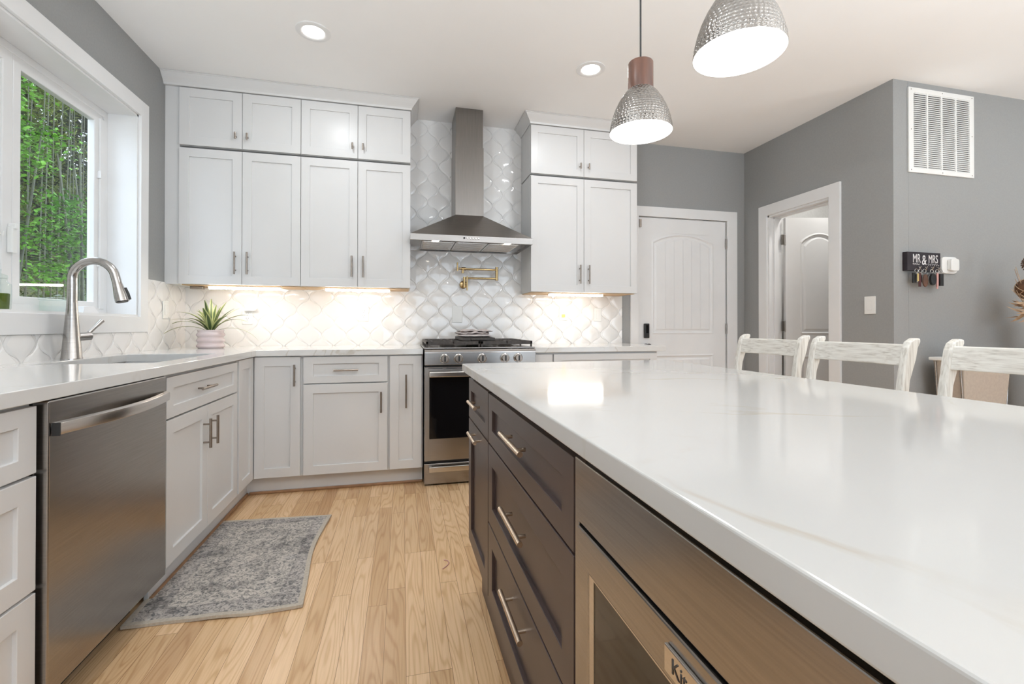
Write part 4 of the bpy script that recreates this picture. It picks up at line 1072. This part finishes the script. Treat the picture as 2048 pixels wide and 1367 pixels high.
text_mesh('MR', .082, M['text_w'], ks, (.080, -.0325, .080), (PI/2, 0, 0), sx=.62)
text_mesh('&', .095, M['text_w'], ks, (.146, -.0328, .070), (PI/2, 0, 0), sx=.72)
text_mesh('MRS', .078, M['text_w'], ks, (.226, -.0325, .079), (PI/2, 0, 0), sx=.60)
m = MB()
def scribble(x0, x1, z, a_, fq):
    n = 50; m.tube([(x0+(x1-x0)*k/n+.003*math.sin(fq*k*.9), -.0328, z+a_*math.sin(fq*k)+.002*math.sin(k*.4)) for k in range(n+1)], .0007, 6)
scribble(.045, .105, .044, .005, .9); scribble(.175, .275, .043, .007, .75)
m.build('script', M['text_w'], ks)
hooks = []
for i in range(4):
    x = .082+i*.056
    m = MB(); m.tube([(x, -.032, .026), (x, -.045, .024), (x, -.052, .014), (x, -.048, .006), (x, -.054, .018), (x+.001, -.058, .028)], .002, 8); m.build('hook', M['steel_light'], ks)
    hooks.append((4.795+x, YH-.050, 1.438+.008))
M['leather'] = noisy('brown_leather', (.13, .06, .035), (.08, .04, .025), 25, .5)
M['redleather'] = mat('dark_red_leather', (.07, .015, .015), .5)
M['pink'] = mat('pink_leather', (.60, .33, .30), .5)
M['key'] = mat('key_steel', (.6, .58, .55), .3, 1)
M['tan'] = mat('yellow_key_tag', (.55, .42, .16), .5)
def keyset(i, dx, label, build):
    h = hooks[i]; x, y, z = h[0]+dx, h[1]-.002*abs(dx)*10, h[2]
    t = thing('key_ring', label, 'keys', (x, y, z), 0, 'keys hanging from the black sign'); t.scale = (1.3, 1.3, 1.08)
    m = MB(); n = 18; m.tube([(.011*math.sin(2*PI*k/n), 0, -.010+.011*math.cos(2*PI*k/n)) for k in range(n+1)], .0013, 6, cap=False); m.build('ring', M['key'], t)
    build(t)
def fob(t, m_, w_, z0_, z1_, y=0, x=0, th=.006, name='fob'):
    n = 12; poly = [(x+w_/2*math.sin(PI*2*k/n)*(1 if abs(math.cos(PI*2*k/n)) < .9 else .9), (z0_+z1_)/2+(z1_-z0_)/2*math.cos(PI*2*k/n)) for k in range(n)]
    return MB().prism(poly, y-th/2, y+th/2, 'y').build(name, m_, t, .0015)
def slab(t, m_, w_, z0_, z1_, y=0, x=0, th=.003, name='tag'):
    return MB().box(x-w_/2, x+w_/2, y-th/2, y+th/2, z0_, z1_).build(name, m_, t, .001)
def blade(t, x, y, L=.05):
    m = MB(); m.lathe([(.009, -.001), (.009, .001)], (x, y, -.030), 'y', 16); m.box(x-.003, x+.003, y-.001, y+.001, -.03-L, -.036); m.build('key', M['key'], t)
keyset(0, -.030, 'keys with a black fob and small yellow tag, leftmost on the key holder', lambda t: (slab(t, M['black'], .022, -.085, -.022, .006, -.006, .008), slab(t, M['tan'], .010, -.075, -.028, -.006, .002), blade(t, .004, 0)))
keyset(0, .004, 'keys with a narrow dark red leather strap', lambda t: (slab(t, M['redleather'], .016, -.108, -.024, -.002, -.006), blade(t, .006, .004)))
keyset(1, -.016, 'keys with an oval brown leather fob', lambda t: (fob(t, M['leather'], .034, -.110, -.030, -.004), blade(t, -.012, .006)))
keyset(2, -.006, 'black car key fob with a silver edge', lambda t: (fob(t, M['black'], .038, -.098, -.024, -.004, 0, .012), slab(t, M['key'], .006, -.092, -.028, .0, .024), blade(t, -.018, .008)))
keyset(3, -.016, 'keys with a long pink leather strap', lambda t: (slab(t, M['pink'], .012, -.105, -.022, -.004, -.003), slab(t, M['pink'], .012, -.118, -.024, .004, .006), blade(t, .0, .010)))
keyset(3, .020, 'black remote hanging rightmost on the key holder', lambda t: (slab(t, M['black'], .022, -.100, -.024, 0, 0, .010),))
th = thing('wall_sensor', 'white rounded square sensor right of the key holder', 'sensor', (5.200, YH, 1.487))
MB().prism([(.072*math.copysign(abs(math.cos(a*PI/20))**.4, math.cos(a*PI/20)), .058*math.copysign(abs(math.sin(a*PI/20))**.4, math.sin(a*PI/20))) for a in range(40)], -.014, -.0005, 'y').build('base', M['plastic'], th, .003)
MB().prism([(.012+.038*math.copysign(abs(math.cos(a*PI/20))**.4, math.cos(a*PI/20)), .042*math.copysign(abs(math.sin(a*PI/20))**.4, math.sin(a*PI/20))) for a in range(40)], -.040, -.0142, 'y').build('cover', M['plastic'], th, .004)

# dried arrangement in a tall vase at the right edge
va = thing('floor_vase', 'tall blue-grey vase at the right edge of the hall wall', 'vase', (5.74, -1.62, 0))
MB().lathe([(.08, 0), (.10, .02), (.11, .45), (.09, .80), (.06, .98), (.075, 1.09), (.068, 1.09), (.05, .98)], n=40, cap1=False).build('vase_body', M['vase'], va)
da = thing('dried_arrangement', 'dried husks, pine cones and a woven ball in the tall vase', 'dried flowers', (5.66, -1.62, 1.0))
def cone(x, y, z, r, tilt):
    m = MB()
    for k in range(70):
        t = k/70; a = k*2.4; rr = r*math.sin(PI*(.12+.84*t))**.8; zz = z+(t-.5)*r*2.6
        c_ = Vector((x+rr*math.cos(a)*.8, y+rr*math.sin(a)*.8, zz)); s_ = r*.30
        m.add([c_+Vector((math.cos(a)*s_, math.sin(a)*s_, -s_*.2)), c_+Vector((-math.sin(a)*s_*.8, math.cos(a)*s_*.8, 0)), c_+Vector((math.sin(a)*s_*.8, -math.cos(a)*s_*.8, 0)), c_+Vector((math.cos(a)*s_*.3, math.sin(a)*s_*.3, s_*.9))],
              [(0, 1, 3), (0, 3, 2), (0, 2, 1), (1, 2, 3)])
    m.sphere((x, y, z), r*.8, 12, 8, (.9, .9, 1.3))
    return m
cone(-.10, .0, .482, .036, 0).build('pine_cone', M['cone'], da)
MB().tube([(-.03, 0, -.1), (-.06, 0, .2), (-.10, 0, .45)], .004, 8).build('stem', M['straw'], da)
m = MB(); m.sphere((-.105, 0, .318), .062, 20, 12)
m.build('woven_ball', M['cone'], da)
m = MB()
for q in range(7):
    ax = Vector((random.uniform(-1, 1), random.uniform(-1, 1), random.uniform(-1, 1))).normalized(); s1 = ax.orthogonal().normalized(); s2 = ax.cross(s1); n = 24
    m.tube([Vector((-.105, 0, .318))+(s1*math.cos(2*PI*k/n)+s2*math.sin(2*PI*k/n))*.064 for k in range(n+1)], .002, 6, cap=False)
m.build('twine', M['straw'], da)
m = MB()
for k in range(150):
    a = random.uniform(0, 2*PI); el = random.uniform(-.5, 1.3); L = random.uniform(.09, .17); b_ = Vector((-.06+random.uniform(-.03, .05), random.uniform(-.04, .04), random.uniform(.12, .24)))
    d_ = Vector((math.cos(a)*math.cos(el), math.sin(a)*math.cos(el)*.6, math.sin(el))); w_ = Vector((-d_.z, 0, d_.x))*.010
    m.add([b_, b_+d_*L*.5+w_, b_+d_*L, b_+d_*L*.5-w_], [(0, 1, 2, 3)])
m.build('husks', M['straw'], da)
m = MB()
for k in range(14):
    a = random.uniform(0, 2*PI); m.tube([(.0, .0, -.12), (.02*math.cos(a), .02*math.sin(a), .06), (-.05+.13*math.cos(a), .07*math.sin(a), .30+.25*random.random())], .0018, 6)
m.build('twigs', M['straw'], da)
# bassinet-like hamper behind the stools
bs = thing('bassinet', 'beige fabric bassinet with white rim on thin metal legs behind the stools', 'bassinet', (5.10, -1.76, 0))
m = MB()
tp, bt = [(-.150, .12), (.265, .12), (.265, .30), (-.150, .30)], [(-.120, .14), (.245, .14), (.245, .28), (-.120, .28)]
V = [(x, y, .842) for x, y in tp]+[(x, y, .50) for x, y in bt]
m.add(V, [(4, 5, 1, 0), (5, 6, 2, 1), (6, 7, 3, 2), (7, 4, 0, 3), (7, 6, 5, 4)]); m.build('basket', M['beige'], bs, .01)
MB().grid_slab([-.165, -.135, .250, .280], [.105, .130, .290, .315], lambda i, j: not (i == 1 and j == 1), .841, .863, lambda u, v, w_: (u, v, w_)).build('rim', M['plastic'], bs, .006)
for x_, s_ in ((-.158, 1), (.273, -1)):
    for y_ in (.14, .28):
        MB().tube([(x_, y_, .840), (x_+.006*s_, y_, .78), (x_+.030*s_, y_, .50), (x_+.02*s_, y_, .25), (x_-.05*s_, y_, .006)], .006, 10).build('leg', M['nickel'], bs)
m = MB(); m.sphere((4.985, -1.60, .908), .045, 16, 10, (1.1, 1, .8)); m.sphere((5.05, -1.59, .895), .045, 16, 10, (1.3, 1, .6))
tag(m.build('blanket', M['grey_cloth']), 'crumpled grey blanket on the rim of the bassinet', 'blanket')

# ------------------------------------------------------------------ rug and clip
def rug():
    co = [(.545, -.985), (1.140, -1.035), (1.165, -1.905), (.570, -1.893)]   # far left, far right, near right, near left
    nx, ny = 30, 44; V = []; F = []
    def P(u, v):
        a = Vector(co[0]).lerp(Vector(co[1]), u); b_ = Vector(co[3]).lerp(Vector(co[2]), u); p = a.lerp(b_, v)
        p.x += -.028*math.sin(PI*v)*u**2+.004*math.sin(9*v+1)*u; p.y += .006*math.sin(7*u)*v
        return p
    lift = lambda u, v: .003+.004*max(0, math.sin(11*u+2))*v**3+.004*max(0, math.sin(13*v))*u**4
    def part(name, m_, keep):
        m = MB(); idx = {}; V = []; F = []
        for s_ in (0, 1):
            for i in range(nx+1):
                for j in range(ny+1):
                    u, v = i/nx, j/ny; p = P(u, v); V.append((p.x, p.y, (.001 if s_ == 0 else .009)+lift(u, v)-(.003 if s_ == 0 else 0)))
        K = (nx+1)*(ny+1); I = lambda s_, i, j: s_*K+i*(ny+1)+j
        on = lambda i, j: 0 <= i < nx and 0 <= j < ny and keep(i, j)
        for i in range(nx):
            for j in range(ny):
                if not on(i, j): continue
                F.append((I(1, i, j), I(1, i+1, j), I(1, i+1, j+1), I(1, i, j+1))); F.append((I(0, i, j+1), I(0, i+1, j+1), I(0, i+1, j), I(0, i, j)))
                for (a, b_), (di, dj) in (((((i, j)), (i+1, j)), (0, -1)), (((i+1, j), (i+1, j+1)), (1, 0)), (((i+1, j+1), (i, j+1)), (0, 1)), (((i, j+1), (i, j)), (-1, 0))):
                    if not on(i+di, j+dj): F.append((I(0, *a), I(0, *b_), I(1, *b_), I(1, *a)))
        m.add(V, F, True)
        return m
    t = thing('rug', 'faded grey-blue runner rug in front of the sink', 'rug', (0, 0, 0))
    part('pile', None, lambda i, j: 0 < i < nx-1 and 0 < j < ny-1).build('pile', M['rug'], t)
    part('binding', None, lambda i, j: not (0 < i < nx-1 and 0 < j < ny-1)).build('binding', M['rug_edge'], t)
rug()
m = MB(); m.tube([(1.835, -1.705, .003), (1.818, -1.722, .003), (1.795, -1.720, .003), (1.788, -1.700, .003), (1.802, -1.688, .003)], .0022, 8)
m = MB(); m.tube([(1.70, -1.745, .003), (1.722, -1.72, .003), (1.732, -1.70, .003), (1.728, -1.678, .003), (1.712, -1.668, .003)], .0022, 8)
tag(m.build('bread_tie', M['pink']), 'tiny curled pink tie lying on the floor beside the island', 'tie')

# bathroom lamp
t = thing('ceiling_lamp', 'round white lamp on the bathroom ceiling', 'ceiling light', (5.25, -.72, CEIL))
MB().lathe([(.13, -.001), (.13, -.03), (.10, -.055), (.001, -.06)], n=32).build('lamp_dome', M['can_led'], t)
area_light('bathroom_lamp', (5.25, -.72, CEIL-.07), (0, 0, 0), .22, 8, (1, .97, .93))

# ------------------------------------------------------------------ outside
m = MB(); V = []; F = []; nx, ny = 16, 20
for i in range(nx+1):
    for j in range(ny+1):
        x = -.3-11*i/nx; y = -8+22*j/ny; z = -.5+max(0, -x-4.5)*1.5+.15*math.sin(x*1.3+y)
        V.append((x, y, z))
for i in range(nx):
    for j in range(ny): F.append((i*(ny+1)+j, (i+1)*(ny+1)+j, (i+1)*(ny+1)+j+1, i*(ny+1)+j+1))
m.add(V, F, True); structure(m.build('ground', M['ground']), 'leaf-covered slope outside the window', 'ground')
def leaves(n, box, size, aspect=.4, lean=.6, clump=None):
    m = MB(); V = []; F = []
    cl = [Vector((random.uniform(box[0], box[1]), random.uniform(box[2], box[3]), random.uniform(box[4], box[5]))) for _ in range(clump or 1)]
    for k in range(n):
        if clump:
            c_ = random.choice(cl)+Vector((random.gauss(0, .13), random.gauss(0, .13), random.gauss(0, .09)))
        else: c_ = Vector((random.uniform(box[0], box[1]), random.uniform(box[2], box[3]), random.uniform(box[4], box[5])))
        a = random.uniform(0, 2*PI); el = random.uniform(-lean, .35); L = size*random.uniform(.6, 1.3)
        d_ = Vector((math.cos(a)*math.cos(el), math.sin(a)*math.cos(el), math.sin(el))); s_ = d_.cross(Vector((random.uniform(-.5, .5), random.uniform(-.5, .5), 1))).normalized()*L*aspect*.5
        b_ = len(V); V += [c_, c_+d_*L*.45+s_, c_+d_*L, c_+d_*L*.45-s_]; F.append((b_, b_+1, b_+2, b_+3))
    m.add(V, F); return m
def shrub(name, label, n, box, size, m_, aspect, clump, base, group=None):
    t = thing(name, label, 'plant', (base[0], base[1], base[2]), 0, group)
    lm = leaves(n, box, size, aspect, .9, clump); lm.v = [(v[0]-base[0], v[1]-base[1], v[2]-base[2]) for v in lm.v]
    lm.build('foliage', m_, t)
    m = MB()
    for k in range(4): m.tube([(0, 0, 0), (random.uniform(-.1, .1), random.uniform(-.1, .1), 1.5), (random.uniform(-.3, .3), random.uniform(-.3, .3), 3.6)], [.03, .02, .008], 8)
    m.build('trunk', M['bark'], t)
    return t
shrub('leafy_vine', 'bright green leafy vine closest to the window, on the left', 4600, (-2.9, -2.0, 1.45, 2.45, .6, 3.7), .055, M['leaf_bright'], .65, 30, (-2.45, 2.1, -.45))
shrub('leafy_vine', 'small bright green vine low at the right of the view', 1300, (-2.7, -2.2, 2.85, 3.35, 1.7, 2.5), .055, M['leaf_bright'], .7, 12, (-2.45, 3.15, -.45))
shrub('bamboo_thicket', 'olive bamboo thicket in the middle of the window view', 22000, (-5.0, -3.9, 2.6, 7.0, .2, 5.6), .11, M['leaf_mid'], .2, 260, (-4.5, 4.4, -.45))
shrub('forest_tree', 'dark dense tree far behind the bamboo, left', 12000, (-8.5, -6.0, 2.5, 7.0, .8, 8.0), .24, M['leaf_dark'], .5, None, (-7, 5.0, .9))
shrub('forest_tree', 'dark dense tree far behind the bamboo, right', 26000, (-8.5, -6.0, 7.6, 16.5, .8, 8.5), .24, M['leaf_dark'], .5, None, (-7, 10.0, .9))
bs_ = None
for k in range(26):
    x, y = -3.2-.28*(k % 2)+random.uniform(-.03, .03), 2.5+.12*k+random.uniform(-.02, .02)
    m = MB(); lx, ly = random.uniform(-.05, .05), .12+random.uniform(-.02, .02); pts = []; rs = []; r0 = random.uniform(.007, .014)
    for j in range(13):
        h = j*.5; pts += [(lx*(j/12)**1.5, ly*(j/12)**1.5, h)]; rs += [r0*(1-.5*j/12)]
    m.tube(pts, rs, 8); o = m.build('bamboo_stalk', M['bark'], loc=(x, y, -.55))
    tag(o, 'thin bamboo stalk among the thicket outside the window', 'bamboo', 'bamboo stalks outside the window')
